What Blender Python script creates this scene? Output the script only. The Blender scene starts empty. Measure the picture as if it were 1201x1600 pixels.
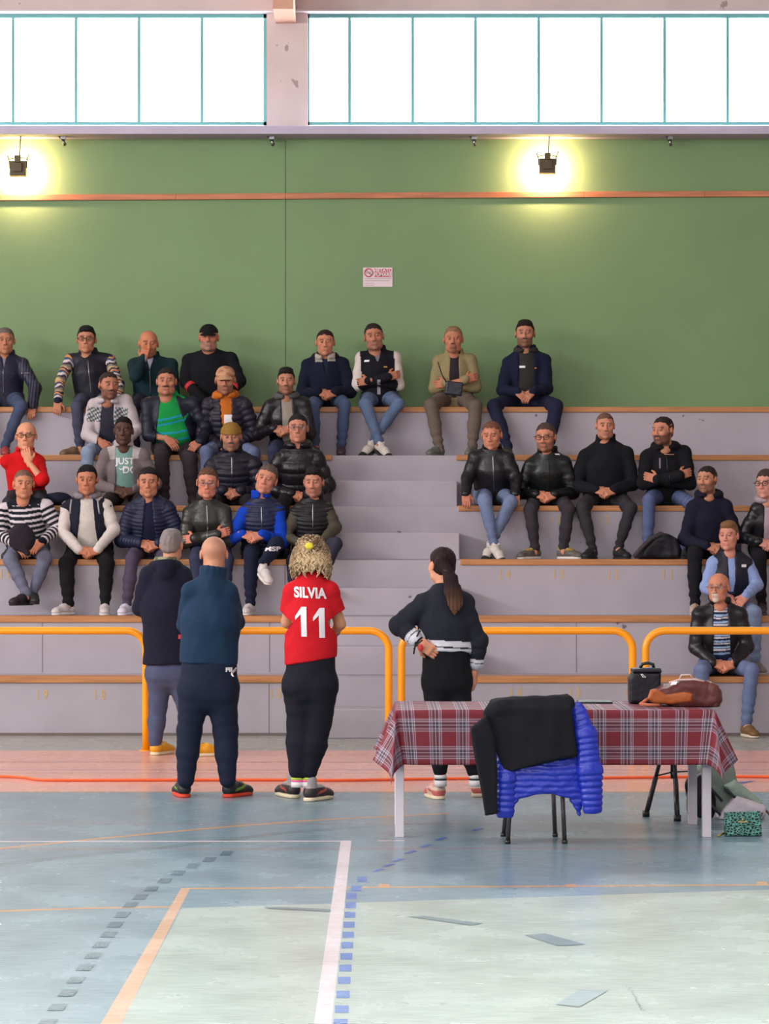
import bpy, bmesh, math, random, zlib
import numpy as np
from mathutils import Vector, Matrix
from mathutils.bvhtree import BVHTree

# ------------------------------------------------------------------ camera, sky, light, exposure
scene = bpy.context.scene
COL = scene.collection
F = 4200.0                      # focal length in pixels (1201 x 1600 frame)
EYE = 1.675                     # eye height of the camera
cam_d = bpy.data.cameras.new('camera')
cam = bpy.data.objects.new('camera', cam_d); COL.objects.link(cam)
cam.location = (0, 0, EYE); cam.rotation_euler = (math.pi/2, 0, 0)
cam_d.sensor_fit = 'VERTICAL'; cam_d.sensor_height = 36; cam_d.sensor_width = 36*1201/1600
cam_d.lens = F/1600*36
cam_d.shift_x = 3.5/1600; cam_d.shift_y = 45/1600
cam_d.clip_end = 200
scene.camera = cam
scene.view_settings.view_transform = 'Standard'
scene.view_settings.look = 'None'
scene.view_settings.gamma = 1
scene.view_settings.use_curve_mapping = False
scene.view_settings.exposure = -0.10

world = bpy.data.worlds.new('overcast_sky'); scene.world = world
world.use_nodes = True
bg = world.node_tree.nodes['Background']
bg.inputs[0].default_value = (0.92, 0.96, 1.0, 1); bg.inputs[1].default_value = 2.6

def area(name, loc, rot, sx, sy, power, color=(1, 1, 1)):
    d = bpy.data.lights.new(name, 'AREA'); d.shape = 'RECTANGLE'; d.size = sx; d.size_y = sy
    d.energy = power; d.color = color
    o = bpy.data.objects.new(name, d); COL.objects.link(o)
    o.location = loc; o.rotation_euler = rot
    return o
R90 = math.pi/2
L_BACK, L_FRONT, L_LEFT, L_TOP = 3700, 1150, 3100, 420
# daylight in the window openings; the overhead one is an added fill
area('daylight_back', (0, 28.6, 6.5), (-R90+math.radians(25), 0, 0), 26, 1.6, L_BACK, (.93, .96, 1))
area('daylight_front', (-3, -7.6, 6.4), (R90, 0, 0), 18, 2.2, L_FRONT, (1, .97, .95))
area('daylight_left', (-13.7, 11, 6.4), (R90, 0, -R90), 22, 2.2, L_LEFT, (1, .97, .95))
area('roof_fill', (0, 9, 9.2), (0, 0, 0), 14, 3.0, L_TOP, (.97, .98, 1))  # added overhead fill, no skylight known here

def FY(y): return EYE*F/(y-845.0)                       # distance of a floor point seen at image row y
def at(x, y, Y): return np.array([(x-597.0)/F*Y, Y, EYE-(y-845.0)/F*Y])
def lin(c):
    c = np.asarray(c, float)/255.0
    return np.where(c <= .04045, c/12.92, ((c+.055)/1.055)**2.4)
def norm(v): v = np.asarray(v, float); return v/max(1e-9, np.linalg.norm(v))

# ------------------------------------------------------------------ materials
MATS = {}
def new_mat(name, color=(200, 200, 200), rough=.6, metal=0, spec=.5, noise=0, nscale=20, bump=0, bscale=60, attr=False, emit=None, sheen=0, stretch=None, coat=0):
    if name in MATS: return MATS[name]
    m = bpy.data.materials.new(name); m.use_nodes = True
    nt = m.node_tree; N, L = nt.nodes, nt.links
    b = N['Principled BSDF']
    b.inputs['Roughness'].default_value = rough; b.inputs['Metallic'].default_value = metal
    b.inputs['Specular IOR Level'].default_value = spec
    b.inputs['Sheen Weight'].default_value = sheen
    b.inputs['Coat Weight'].default_value = coat
    c = (*lin(color), 1)
    b.inputs['Base Color'].default_value = c
    src = None
    if attr:
        a = N.new('ShaderNodeAttribute'); a.attribute_name = 'Col'; src = a.outputs['Color']
    tc = N.new('ShaderNodeTexCoord'); vec = tc.outputs['Object']
    if stretch:
        mp = N.new('ShaderNodeMapping'); mp.inputs['Scale'].default_value = stretch
        L.new(vec, mp.inputs[0]); vec = mp.outputs[0]
    if noise:
        n = N.new('ShaderNodeTexNoise'); n.inputs['Scale'].default_value = nscale; n.inputs['Detail'].default_value = 6
        L.new(vec, n.inputs['Vector'])
        r = N.new('ShaderNodeMapRange'); r.inputs['From Min'].default_value = .3; r.inputs['From Max'].default_value = .7
        r.inputs['To Min'].default_value = 1-noise; r.inputs['To Max'].default_value = 1+noise
        L.new(n.outputs['Fac'], r.inputs['Value'])
        mx = N.new('ShaderNodeVectorMath'); mx.operation = 'SCALE'
        if src is not None: L.new(src, mx.inputs[0])
        else: mx.inputs[0].default_value = c[:3]
        L.new(r.outputs[0], mx.inputs['Scale']); src = mx.outputs[0]
    if src is not None: L.new(src, b.inputs['Base Color'])
    if bump:
        n2 = N.new('ShaderNodeTexNoise'); n2.inputs['Scale'].default_value = bscale; n2.inputs['Detail'].default_value = 4
        L.new(vec, n2.inputs['Vector'])
        bp = N.new('ShaderNodeBump'); bp.inputs['Strength'].default_value = bump; bp.inputs['Distance'].default_value = .01
        L.new(n2.outputs['Fac'], bp.inputs['Height']); L.new(bp.outputs[0], b.inputs['Normal'])
    if emit:
        b.inputs['Emission Color'].default_value = (*lin(emit[0]), 1); b.inputs['Emission Strength'].default_value = emit[1]
    MATS[name] = m
    return m
M_SKIN = new_mat('skin', rough=.62, spec=.35, attr=True, noise=.05, nscale=40)
M_HAIR = new_mat('hair', rough=.75, spec=.2, attr=True, noise=.12, nscale=150, bump=.6, bscale=160)
M_KNIT = new_mat('knit_cloth', rough=.9, attr=True, noise=.07, nscale=60, bump=.25, bscale=220, spec=.25)
M_DENIM = new_mat('denim', rough=.88, attr=True, noise=.12, nscale=14, bump=.15, bscale=260, spec=.25)
M_NYLON = new_mat('padded_nylon', rough=.5, attr=True, noise=.06, nscale=30, bump=.3, bscale=50, spec=.3)
M_LEATHER = new_mat('leather', rough=.36, attr=True, noise=.08, nscale=25, bump=.5, bscale=28, spec=.38)
M_SHOE = new_mat('shoe_leather', rough=.55, attr=True, noise=.05, nscale=50)
M_RUBBER = new_mat('rubber', rough=.7, attr=True)
M_PLASTIC = new_mat('dark_plastic', (22, 22, 26), rough=.35)
M_METAL = new_mat('steel', (150, 150, 155), rough=.3, metal=1)
M_PRINT = new_mat('white_print', (228, 224, 226), rough=.6)
KIND = {'knit': M_KNIT, 'denim': M_DENIM, 'nylon': M_NYLON, 'leather': M_LEATHER, 'shoe': M_SHOE, 'rubber': M_RUBBER, 'hair': M_HAIR, 'skin': M_SKIN}

# ------------------------------------------------------------------ objects
def tag(o, label=None, cat=None, group=None, kind=None):
    if label: o['label'] = label
    if cat: o['category'] = cat
    if group: o['group'] = group
    if kind: o['kind'] = kind
    return o
def empty(name, loc, label=None, cat=None, group=None):
    o = bpy.data.objects.new(name, None); COL.objects.link(o); o.location = loc
    o.empty_display_size = .1
    return tag(o, label, cat, group)
def mesh_obj(name, V, Fc, mat, parent=None, color=None, smooth=True):
    V = np.asarray(V, float)
    me = bpy.data.meshes.new(name)
    off = np.array(parent_loc(parent)) if parent is not None else np.zeros(3)
    base = off
    if isinstance(Fc, np.ndarray):
        n, k = Fc.shape
        me.vertices.add(len(V)); me.vertices.foreach_set('co', (V-base).astype(np.float32).ravel())
        me.loops.add(n*k); me.loops.foreach_set('vertex_index', Fc.astype(np.int32).ravel())
        me.polygons.add(n); me.polygons.foreach_set('loop_start', np.arange(0, n*k, k, dtype=np.int32))
        me.update(calc_edges=True)
    else:
        me.from_pydata([tuple(v) for v in (V-base)], [], [tuple(f) for f in Fc]); me.update()
    if smooth: me.polygons.foreach_set('use_smooth', [True]*len(me.polygons))
    if color is not None:
        c = np.asarray(color, float)
        if c.ndim == 1: c = np.tile(c, (len(V), 1))
        at_ = me.color_attributes.new('Col', 'FLOAT_COLOR', 'POINT')
        at_.data.foreach_set('color', np.hstack([c, np.ones((len(V), 1))]).astype(np.float32).ravel())
    for m in (mat if isinstance(mat, (list, tuple)) else [mat]): me.materials.append(m)
    o = bpy.data.objects.new(name, me); COL.objects.link(o)
    if parent is not None: o.parent = parent
    return o
def parent_loc(p):
    l = Vector((0, 0, 0))
    while p is not None: l = l+p.location; p = p.parent
    return l
class MB:
    def __init__(s): s.V = []; s.F = []; s.mi = []
    def add(s, V, Fc, mi=0):
        n = len(s.V); s.V += [tuple(v) for v in V]; s.F += [tuple(i+n for i in f) for f in Fc]; s.mi += [mi]*len(Fc); return s
    def box(s, a, b, mi=0):
        x0, y0, z0 = a; x1, y1, z1 = b
        V = [(x0,y0,z0),(x1,y0,z0),(x1,y1,z0),(x0,y1,z0),(x0,y0,z1),(x1,y0,z1),(x1,y1,z1),(x0,y1,z1)]
        return s.add(V, [(0,3,2,1),(4,5,6,7),(0,1,5,4),(1,2,6,5),(2,3,7,6),(3,0,4,7)], mi)
    def quad(s, a, b, c, d, mi=0): return s.add([a, b, c, d], [(0, 1, 2, 3)], mi)
    def bar(s, p, q, w, h, up=(0, 0, 1), mi=0):
        p = np.array(p, float); q = np.array(q, float); d = norm(q-p); u = norm(np.cross(d, up)); v = np.cross(u, d)
        V = [c+u*sx*w/2+v*sz*h/2 for c in (p, q) for sx, sz in ((-1,-1),(1,-1),(1,1),(-1,1))]
        return s.add(V, [(0,1,2,3),(7,6,5,4),(0,4,5,1),(1,5,6,2),(2,6,7,3),(3,7,4,0)], mi)
    def tube(s, pts, r, n=10, closed=False, mi=0, cap=True):
        pts = [np.array(p, float) for p in pts]; m = len(pts); V = []; Fc = []
        ref = np.array([0.0, 0, 1])
        rs = r if isinstance(r, (list, tuple)) else [r]*m
        prev = None
        for i, p in enumerate(pts):
            if closed: d = norm(pts[(i+1) % m]-pts[i-1])
            else: d = norm(pts[min(i+1, m-1)]-pts[max(i-1, 0)])
            if prev is None:
                u = np.cross(d, ref)
                if np.linalg.norm(u) < .1: u = np.cross(d, (1, 0, 0))
            else: u = prev-d*np.dot(prev, d)
            u = norm(u); v = np.cross(d, u); prev = u
            for j in range(n):
                a = 2*math.pi*j/n
                V.append(p+(u*math.cos(a)+v*math.sin(a))*rs[i])
        for i in range(m if closed else m-1):
            for j in range(n):
                a = i*n+j; b = i*n+(j+1) % n; c = ((i+1) % m)*n+(j+1) % n; d_ = ((i+1) % m)*n+j
                Fc.append((a, b, c, d_))
        if cap and not closed:
            Fc.append(tuple(range(n-1, -1, -1))); Fc.append(tuple((m-1)*n+j for j in range(n)))
        return s.add(V, Fc, mi)
    def build(s, name, mat, parent=None, smooth=False, bevel=0, color=None):
        o = mesh_obj(name, s.V, s.F, mat, parent, smooth=smooth, color=color)
        for p, m in zip(o.data.polygons, s.mi): p.material_index = m
        if bevel:
            b = o.modifiers.new('bevel', 'BEVEL'); b.width = bevel; b.segments = 2; b.limit_method = 'ANGLE'
        return o
def text_mesh(txt, size, xdir, zdir, origin, spacing=1.0, bold=0.0, sx=1.0):
    cu = bpy.data.curves.new('lettering', 'FONT'); cu.body = txt; cu.size = size; cu.align_x = 'CENTER'; cu.align_y = 'CENTER'
    cu.space_character = spacing; cu.offset = bold
    o = bpy.data.objects.new('lettering', cu); COL.objects.link(o)
    bpy.context.view_layer.update()
    dg = bpy.context.evaluated_depsgraph_get()
    me = bpy.data.meshes.new_from_object(o.evaluated_get(dg))
    V = np.array([v.co[:] for v in me.vertices]); Fc = [tuple(p.vertices) for p in me.polygons]
    bpy.data.objects.remove(o); bpy.data.curves.remove(cu); bpy.data.meshes.remove(me)
    if len(V) == 0: return V.reshape(0, 3), []
    W = np.asarray(origin)+V[:, :1]*sx*np.asarray(xdir)+V[:, 1:2]*np.asarray(zdir)
    return W, Fc
def letters(name, W, Fc, mat, parent, fn=None):
    """one object per printed character"""
    W = np.asarray(W); par = list(range(len(W)))
    def find(a):
        while par[a] != a: par[a] = par[par[a]]; a = par[a]
        return a
    for f in Fc:
        for i in f[1:]: par[find(i)] = find(f[0])
    groups = {}
    for f in Fc: groups.setdefault(find(f[0]), []).append(f)
    out = []
    for fs in groups.values():
        ids = sorted({i for f in fs for i in f}); mp = {i: j for j, i in enumerate(ids)}
        V = W[ids]; F2 = [tuple(mp[i] for i in f) for f in fs]
        out.append(fn(name, V, F2) if fn else mesh_obj(name, V, F2, mat, parent, smooth=False))
    return out
def decal(name, W, Fc, target, direction, mat, parent, lift=.004, step=.02):
    """lays flat lettering onto the cloth of the target mesh"""
    bm = bmesh.new(); vs = [bm.verts.new(tuple(w)) for w in W]
    for f in Fc:
        try: bm.faces.new([vs[i] for i in f])
        except ValueError: pass
    lo, hi = W.min(0), W.max(0)
    for ax in (0, 2):
        x = lo[ax]+step
        while x < hi[ax]:
            no = [0, 0, 0]; no[ax] = 1; co = [0, 0, 0]; co[ax] = x
            bmesh.ops.bisect_plane(bm, geom=bm.verts[:]+bm.edges[:]+bm.faces[:], plane_co=co, plane_no=no); x += step
    pl = parent_loc(target.parent)
    tv = [v.co+pl for v in target.data.vertices]; tp = [tuple(p.vertices) for p in target.data.polygons]
    bvh = BVHTree.FromPolygons(tv, tp)
    d = Vector(direction)
    for v in bm.verts:
        h = bvh.ray_cast(v.co-d*1.0, d)
        if h[0] is not None: v.co = h[0]-d*lift
    V = [v.co[:] for v in bm.verts]; bm.verts.index_update(); FF = [tuple(v.index for v in f.verts) for f in bm.faces]
    bm.free()
    return mesh_obj(name, V, FF, mat, parent, smooth=True)

# ------------------------------------------------------------------ signed distance modelling
class Field:
    def __init__(s): s.ops = []
    def cap(s, a, b, ra, rb=None, k=.015, flat=None, op='u'):
        a = np.array(a, float); b = np.array(b, float); rb = ra if rb is None else rb
        m = max(ra, rb)*(max(1, flat[1]) if flat else 1)
        def f(P):
            ab = b-a; q = P-a; t = np.clip(q@ab/max(1e-9, ab@ab), 0, 1); v = q-t[..., None]*ab
            if flat:
                c = v@np.asarray(flat[0]); v = v+np.asarray(flat[0])*(c*(1/flat[1]-1))[..., None]
            return (np.sqrt((v*v).sum(-1))-(ra+(rb-ra)*t))*(min(1, flat[1]) if flat else 1)
        s.ops.append((op, f, np.minimum(a, b)-m, np.maximum(a, b)+m, k)); return s
    def ell(s, c, r, Rm=None, k=.015, op='u'):
        c = np.array(c, float); r = np.array(r, float); Rm = np.eye(3) if Rm is None else Rm
        def f(P):
            q = (P-c)@Rm; l = np.sqrt((q*q/(r*r)).sum(-1)); l2 = np.sqrt((q*q/(r**4)).sum(-1))
            return l*(l-1)/np.maximum(l2, 1e-6)
        m = r.max(); s.ops.append((op, f, c-m, c+m, k)); return s
    def box(s, c, h, Rm=None, r=.01, k=.01, op='u'):
        c = np.array(c, float); h = np.array(h, float); Rm = np.eye(3) if Rm is None else Rm
        def f(P):
            q = np.abs((P-c)@Rm)-(h-r)
            return np.sqrt((np.maximum(q, 0)**2).sum(-1))+np.minimum(q.max(-1), 0)-r
        m = np.linalg.norm(h); s.ops.append((op, f, c-m, c+m, k)); return s
    def fn(s, f, lo, hi, k=.01, op='u'): s.ops.append((op, f, np.array(lo, float), np.array(hi, float), k)); return s
    def cut(s, p, n):          # keeps the side the normal points to
        p = np.array(p, float); n = norm(n)
        s.ops.append(('i', lambda P: -((P-p)@n), None, None, .004)); return s
    def mesh(s, vox):
        us = [o for o in s.ops if o[0] == 'u']
        lo = np.min([o[2] for o in us], 0)-3*vox; hi = np.max([o[3] for o in us], 0)+3*vox
        n = np.ceil((hi-lo)/vox).astype(int)+1
        ax = [lo[i]+vox*np.arange(n[i]) for i in range(3)]
        G = np.full(n, 10.0, np.float32)
        for op, f, a, b, k in s.ops:
            if a is None: i0 = np.zeros(3, int); i1 = n
            else:
                mg = 3*vox+k
                i0 = np.clip(np.floor((a-mg-lo)/vox).astype(int), 0, n); i1 = np.clip(np.ceil((b+mg-lo)/vox).astype(int)+1, 0, n)
            if (i1 <= i0).any(): continue
            P = np.stack(np.meshgrid(*[ax[i][i0[i]:i1[i]] for i in range(3)], indexing='ij'), -1)
            d = f(P).astype(np.float32)
            sl = tuple(slice(i0[i], i1[i]) for i in range(3)); g = G[sl]
            if op == 'u':
                h = np.clip(.5+.5*(g-d)/k, 0, 1); G[sl] = g*(1-h)+d*h-k*h*(1-h)
            else:
                e = -d if op == 's' else d
                h = np.clip(.5-.5*(g-e)/k, 0, 1); G[sl] = g*(1-h)+e*h+k*h*(1-h)
        return surface_net(G, lo, vox)
def surface_net(G, lo, vox):
    S = G < 0
    c = np.zeros(tuple(np.array(G.shape)-1), np.uint8)
    for dx in (0, 1):
        for dy in (0, 1):
            for dz in (0, 1):
                c += S[dx:S.shape[0]-1+dx, dy:S.shape[1]-1+dy, dz:S.shape[2]-1+dz]
    act = (c > 0) & (c < 8)
    I = np.argwhere(act)
    idx = np.full(c.shape, -1, np.int32); idx[act] = np.arange(len(I))
    acc = np.zeros((len(I), 3)); cnt = np.zeros(len(I))
    corners = [(0,0,0),(1,0,0),(0,1,0),(1,1,0),(0,0,1),(1,0,1),(0,1,1),(1,1,1)]
    val = {q: G[I[:,0]+q[0], I[:,1]+q[1], I[:,2]+q[2]] for q in corners}
    for q in corners:
        for a in range(3):
            if q[a]: continue
            w = list(q); w[a] = 1; w = tuple(w)
            v0, v1 = val[q], val[w]; cr = (v0 < 0) != (v1 < 0)
            t = np.where(cr, v0/np.where(v0 == v1, 1, v0-v1), 0)
            p = np.zeros((len(I), 3)); p += q; p[:, a] += t
            acc[cr] += p[cr]; cnt[cr] += 1
    V = lo+vox*(I+acc/np.maximum(cnt, 1)[:, None])
    quads = []
    for a in range(3):
        u, v = (a+1) % 3, (a+2) % 3
        A = [slice(None)]*3; B = [slice(None)]*3
        A[a] = slice(0, -1); B[a] = slice(1, None)
        s0 = S[tuple(A)]; s1 = S[tuple(B)]
        E = np.argwhere(s0 != s1)
        E = E[(E[:, u] > 0) & (E[:, v] > 0) & (E[:, u] < S.shape[u]-1) & (E[:, v] < S.shape[v]-1)]
        def cell(du, dv):
            C = E.copy(); C[:, u] += du; C[:, v] += dv; return idx[C[:, 0], C[:, 1], C[:, 2]]
        q = np.stack([cell(-1, -1), cell(0, -1), cell(0, 0), cell(-1, 0)], 1)
        flip = ~s0[E[:, 0], E[:, 1], E[:, 2]]
        q[flip] = q[flip][:, ::-1]; quads.append(q)
    Q = np.vstack(quads); Q = Q[(Q >= 0).all(1)]
    return V, Q
def normals(V, Q):
    n = np.cross(V[Q[:, 2]]-V[Q[:, 0]], V[Q[:, 3]]-V[Q[:, 1]]); N = np.zeros_like(V)
    for i in range(4): np.add.at(N, Q[:, i], n)
    return N/np.maximum(np.linalg.norm(N, axis=1), 1e-9)[:, None]
def folds(V, seed, f0=22, n=6, zs=1.0):
    r = np.random.RandomState(seed); o = np.zeros(len(V)); W = V*np.array([1, 1, zs])
    for i in range(n):
        d = r.normal(size=3); d /= np.linalg.norm(d); f = f0*(1.45**i)
        o += np.sin(W@d*f+r.rand()*6.28+1.6*np.sin(W@np.roll(d, 1)*f*.6))/(1+.55*i)
    return o/2.2
def bone_param(V, bones):
    """nearest bone: returns (bone index, length along the chain)"""
    best = np.full(len(V), 1e9); bi = np.zeros(len(V), int); tt = np.zeros(len(V))
    for i, (a, b, r, off) in enumerate(bones):
        ab = b-a; L = np.linalg.norm(ab); t = np.clip((V-a)@ab/L**2, 0, 1); d = np.linalg.norm(V-a-t[:, None]*ab, axis=1)-r
        m = d < best; best[m] = d[m]; bi[m] = i; tt[m] = off+t[m]*L
    return bi, tt
# ------------------------------------------------------------------ people
def head_frame(away, yaw=0, pitch=0, roll=0):
    y, p, r = map(math.radians, (yaw, pitch, roll))
    fwd = np.array([math.sin(y), (1 if away else -1)*math.cos(y), 0.0])
    up = np.array([0, 0, 1.0])
    f2 = fwd*math.cos(p)-up*math.sin(p); u2 = up*math.cos(p)+fwd*math.sin(p)
    side = norm(np.cross(f2, u2))
    sx = side if side[0] > 0 else -side            # points to image right
    u3 = u2*math.cos(r)+sx*math.sin(r)
    f3 = f2; x3 = np.cross(f3, u3)
    return np.stack([x3, f3, u3], 1)

def head_sdf(fd, c, R, s, long_nose=1.0, jowl=0, slim=1.0):
    slim = slim*1.06
    g = lambda x, y, z: c+R@(np.array([x*slim, y, z])*s)
    E = lambda p, r, **k: fd.ell(g(*p), np.array(r)*s, R, **k)
    C = lambda p, q, ra, rb=None, **k: fd.cap(g(*p), g(*q), ra*s, (ra if rb is None else rb)*s, **k)
    E((0, -.014, .034), (.077*slim, .097, .086))
    E((0, .024, -.035), (.063*slim, .070, .080), k=.03)
    C((-.034, .03, -.072), (.034, .03, -.072), .030+jowl*.012, k=.02)
    E((0, .070, -.094), (.026, .022, .020), k=.02)
    for q in (-1, 1):
        E((q*.043, .058, -.012), (.022+jowl*.006, .024, .024), k=.02)
        E((q*.031, .100, .014), (.019, .016, .0115), op='s', k=.010)
        E((q*.080, -.010, .000), (.009, .020, .032), k=.008)
        E((q*.011, .101, -.026), (.009, .010, .008), k=.008)
    C((-.038, .080, .036), (.038, .080, .036), .011, k=.014)
    C((0, .088, .026), (0, .1075*long_nose, -.019), .007, .0115, k=.010)
    C((-.015, .087, -.050), (.015, .087, -.050), .0078, k=.008)
    C((-.014, .086, -.062), (.014, .086, -.062), .009, k=.008)
    C((-.020, .101, -.0565), (.020, .101, -.0565), .0035, op='s', k=.003) if False else None
    C((0, -.020, -.04), (0, -.032, -.15), .056+jowl*.008, .060+jowl*.008, k=.03)
    return g
def head_color(V, c, R, s, skin, haircol, beard, bcol, scalp, goatee=0, moust=0):
    L = (V-c)@R/s; x, y, z = L[:, 0], L[:, 1], L[:, 2]
    base = lin(skin); C = np.tile(base, (len(V), 1))
    def mixc(m, col, a=1.0):
        a = (m*a)[:, None]; C[:] = C*(1-a)+np.asarray(col)*a
    st = lambda v, e0, e1: np.clip((v-e0)/(e1-e0), 0, 1)
    # warmer cheeks, nose and ears
    mixc(np.exp(-(((np.abs(x)-.04)/.022)**2+((z+.022)/.022)**2))*(y > .03), base*np.array([1.10, .82, .78]), .3)
    mixc(np.exp(-((x/.014)**2+((z+.02)/.016)**2))*(y > .09), base*np.array([1.08, .80, .76]), .3)
    mixc((np.abs(x) > .078).astype(float), base*np.array([1.05, .80, .75]), .5)
    if scalp: mixc(st(z, .05+.0*x, .075)*st(-y, -.075, -.05)+st(-y, -.01, .02)*st(z, -.03, .0)*(np.abs(x) < .082), lin(haircol), scalp)
    if beard:
        full = st(-z, .022, .040)*st(y, -.012, .012)*np.where((np.abs(x) < .024) & (z > -.044), .35, 1)
        cheek = st(-z, .0, .02)*st(-y, -.055, -.02)*st(y, -.02, 0)
        mixc(np.clip(full+cheek, 0, 1)*(z > -.125), lin(bcol), beard)
        mous = ((np.abs(x) < .030) & (z > -.047) & (z < -.033) & (y > .07)).astype(float)
        mixc(mous, lin(bcol), min(1, beard*1.25))
    if goatee: mixc(np.clip(1.3-((x/.030)**2+((z+.066)/.044)**2), 0, .5)*2*(y > .05), lin(bcol), goatee)
    if moust: mixc(((np.abs(x) < .030-.0*z) & (z > -.047) & (z < -.032) & (y > .07)).astype(float), lin(bcol), moust)
    lips = ((np.abs(x) < .023-.25*np.abs(z+.056)) & (np.abs(z+.0555) < .0075) & (y > .075)).astype(float)
    mixc(lips, base*np.array([.82, .58, .56]), .5)
    brow = ((np.abs(x) > .012) & (np.abs(x) < .052) & (np.abs(z-.037+.06*(np.abs(x)-.032)) < .0055) & (y > .05)).astype(float)
    mixc(brow, lin(haircol)*.8, .65)
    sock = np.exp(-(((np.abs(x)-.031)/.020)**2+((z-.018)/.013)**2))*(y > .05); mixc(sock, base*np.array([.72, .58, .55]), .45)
    return C
def eyes(c, R, s, skin, parent):
    for q in (-1, 1):
        bm = bmesh.new(); bmesh.ops.create_uvsphere(bm, u_segments=16, v_segments=12, radius=.0125*s)
        Lc = np.array([v.co[:] for v in bm.verts]); Fc = [tuple(v.index for v in f.verts) for f in bm.faces]; bm.free()
        l = Lc/(.0125*s)
        col = np.tile(lin((168, 156, 150)), (len(l), 1))
        rad = np.sqrt(l[:, 0]**2+(l[:, 2]+.05)**2)
        col[(rad < .52) & (l[:, 1] > 0)] = lin((45, 28, 20))
        col[l[:, 2] > .22] = lin(skin)*.9; col[l[:, 2] < -.45] = lin(skin)
        V = c+(np.array([q*.031, .0815, .0155])*s)@R.T+Lc@R.T
        mesh_obj('eye', V, Fc, M_SKIN, parent, color=col)
def hand_sdf(w, d, pn, thumb, curl=.3, s=1.0, spread=0):
    """w wrist, d towards the fingers, pn where the palm faces, thumb +-1 side"""
    d = norm(d); pn = norm(pn-np.dot(pn, d)*d); sd = np.cross(d, pn)*thumb
    fd = Field(); R = np.stack([sd, d, pn], 1)
    fd.box(w+d*.048*s, np.array([.041, .050, .0145])*s, R, r=.013*s)
    fd.cap(w-d*.03*s, w+d*.02*s, .026*s, .027*s, k=.015, flat=(pn, .8))
    def rot(v, a): return d*math.cos(a)+pn*math.sin(a) if v is None else v
    for j, (o, ln) in enumerate(((.031, .072), (.0105, .080), (-.0105, .074), (-.0305, .060))):
        p = w+d*.088*s+sd*o*s; a = curl*.6; L = ln*s
        for i, fr in enumerate((.46, .31, .25)):
            dd = norm(d*math.cos(a)+pn*math.sin(a)+sd*spread*(o/.03)*.25)
            q = p+dd*L*fr
            fd.cap(p, q, (.0095-.0008*i)*s, (.0088-.0008*i)*s, k=.003); p = q; a += curl*(1.0+.15*j)
    p = w+d*.022*s+sd*.030*s; q = p+norm(d*.7+sd*.75+pn*.35)*.042*s; r = q+norm(d*.9+sd*.25+pn*(.3+curl*.4))*.033*s
    fd.cap(p, q, .0145*s, .0115*s, k=.01); fd.cap(q, r, .011*s, .009*s, k=.004)
    return fd.mesh(.0048)
def hair_mesh(kind, c, R, s, slim, seed):
    g = lambda x, y, z: c+R@(np.array([x*slim, y, z])*s)
    slim = slim*1.05
    th = {'short': .008, 'buzz': .004, 'quiff': .012, 'tight': .006, 'thick': .014, 'pony': .010, 'curly': .02, 'receding': .010, 'horseshoe': .006, 'dark_long': .013}[kind]
    fd = Field()
    fd.ell(g(0, -.014, .034), (np.array([.077*slim, .097, .086])+th)*s, R)
    fd.ell(g(0, -.018, -.012), (np.array([.071*slim, .088, .070])+th*.8)*s, R, k=.02)
    if kind in ('quiff', 'thick'):
        fd.ell(g(.0, .045, .098), np.array([.055, .040, .026])*s, R, k=.02)
        fd.ell(g(0, .0, .108), np.array([.06, .06, .022])*s, R, k=.02)
    hl = {'short': .092, 'buzz': .092, 'quiff': .094, 'tight': .090, 'thick': .080, 'pony': .085, 'receding': .096, 'horseshoe': .30, 'dark_long': .078}[kind]
    ys, zs = [-.2, -.10, -.05, -.018, -.010, .020, .030, .048, .062, .085, .2], [-.085, -.075, -.05, -.004, -.012, -.012, .030, .055, .070, hl, hl+.02]
    if kind in ('pony', 'dark_long'): ys, zs = [-.2, -.10, -.05, .0, .02, .04, .062, .085, .2], [-.12, -.11, -.09, -.03, .0, .04, .065, hl, hl+.02]
    rec = .7 if kind == 'receding' else .35
    # thickness fades out towards the hairline
    skull = fd.ops[0][1]; nape = fd.ops[1][1]; fd2 = Field()
    def hf(P):
        q = (P-c)@R/s; x = np.abs(q[..., 0])/slim
        h = np.interp(q[..., 1], ys, zs)+np.where(q[..., 1] > .03, rec*np.clip(x-.026, 0, .035), 0)+.0035*np.sin(q[..., 0]*160+seed)+.0025*np.sin(q[..., 0]*420+q[..., 1]*300+seed)
        d = (q[..., 2]-h)
        side = np.clip((x-.045)/.03, 0, 1)
        base = np.minimum(skull(P), nape(P))
        tuft = np.clip(d/.028, 0, 1)*th*(1-.65*side)-th-.004*(d < 0)-np.clip(-d, 0, .03)*1.5
        return base-tuft*s
    lo_ = c-.16*s; hi_ = c+.17*s
    fd2.fn(hf, lo_, hi_, k=.002)
    for o_ in fd.ops[2:]: fd2.ops.append(o_)
    fd = fd2
    V, Q = fd.mesh(.0060*min(s, 1.1))
    N = normals(V, Q)
    V = V+N*(folds(V, seed, 120, 5)*.0028)[:, None]
    return V, Q
def tube_obj(name, paths, r, mat, parent, n=6, color=None):
    mb = MB()
    for p, cl in paths: mb.tube(p, r, n, closed=cl)
    return mb.build(name, mat, parent, smooth=True, color=color)
def glasses(c, R, s, parent, col=None):
    g = lambda x, y, z: c+R@(np.array([x, y, z])*s)
    paths = []
    for q in (-1, 1):
        paths.append(([g(q*.034+.0245*math.cos(a), .104-.10*abs(.034+.0245*math.cos(a)*q)**1.3, .013+.018*math.sin(a)) for a in np.linspace(0, 2*math.pi, 17)[:-1]], True))
        paths.append(([g(q*.058, .100, .018), g(q*.080, .085, .018), g(q*.084, .0, .014)], False))
    paths.append(([g(-.011, .106, .017), g(0, .110, .019), g(.011, .106, .017)], False))
    tube_obj('glasses', paths, .0027*s, col or M_PLASTIC, parent)
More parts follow.
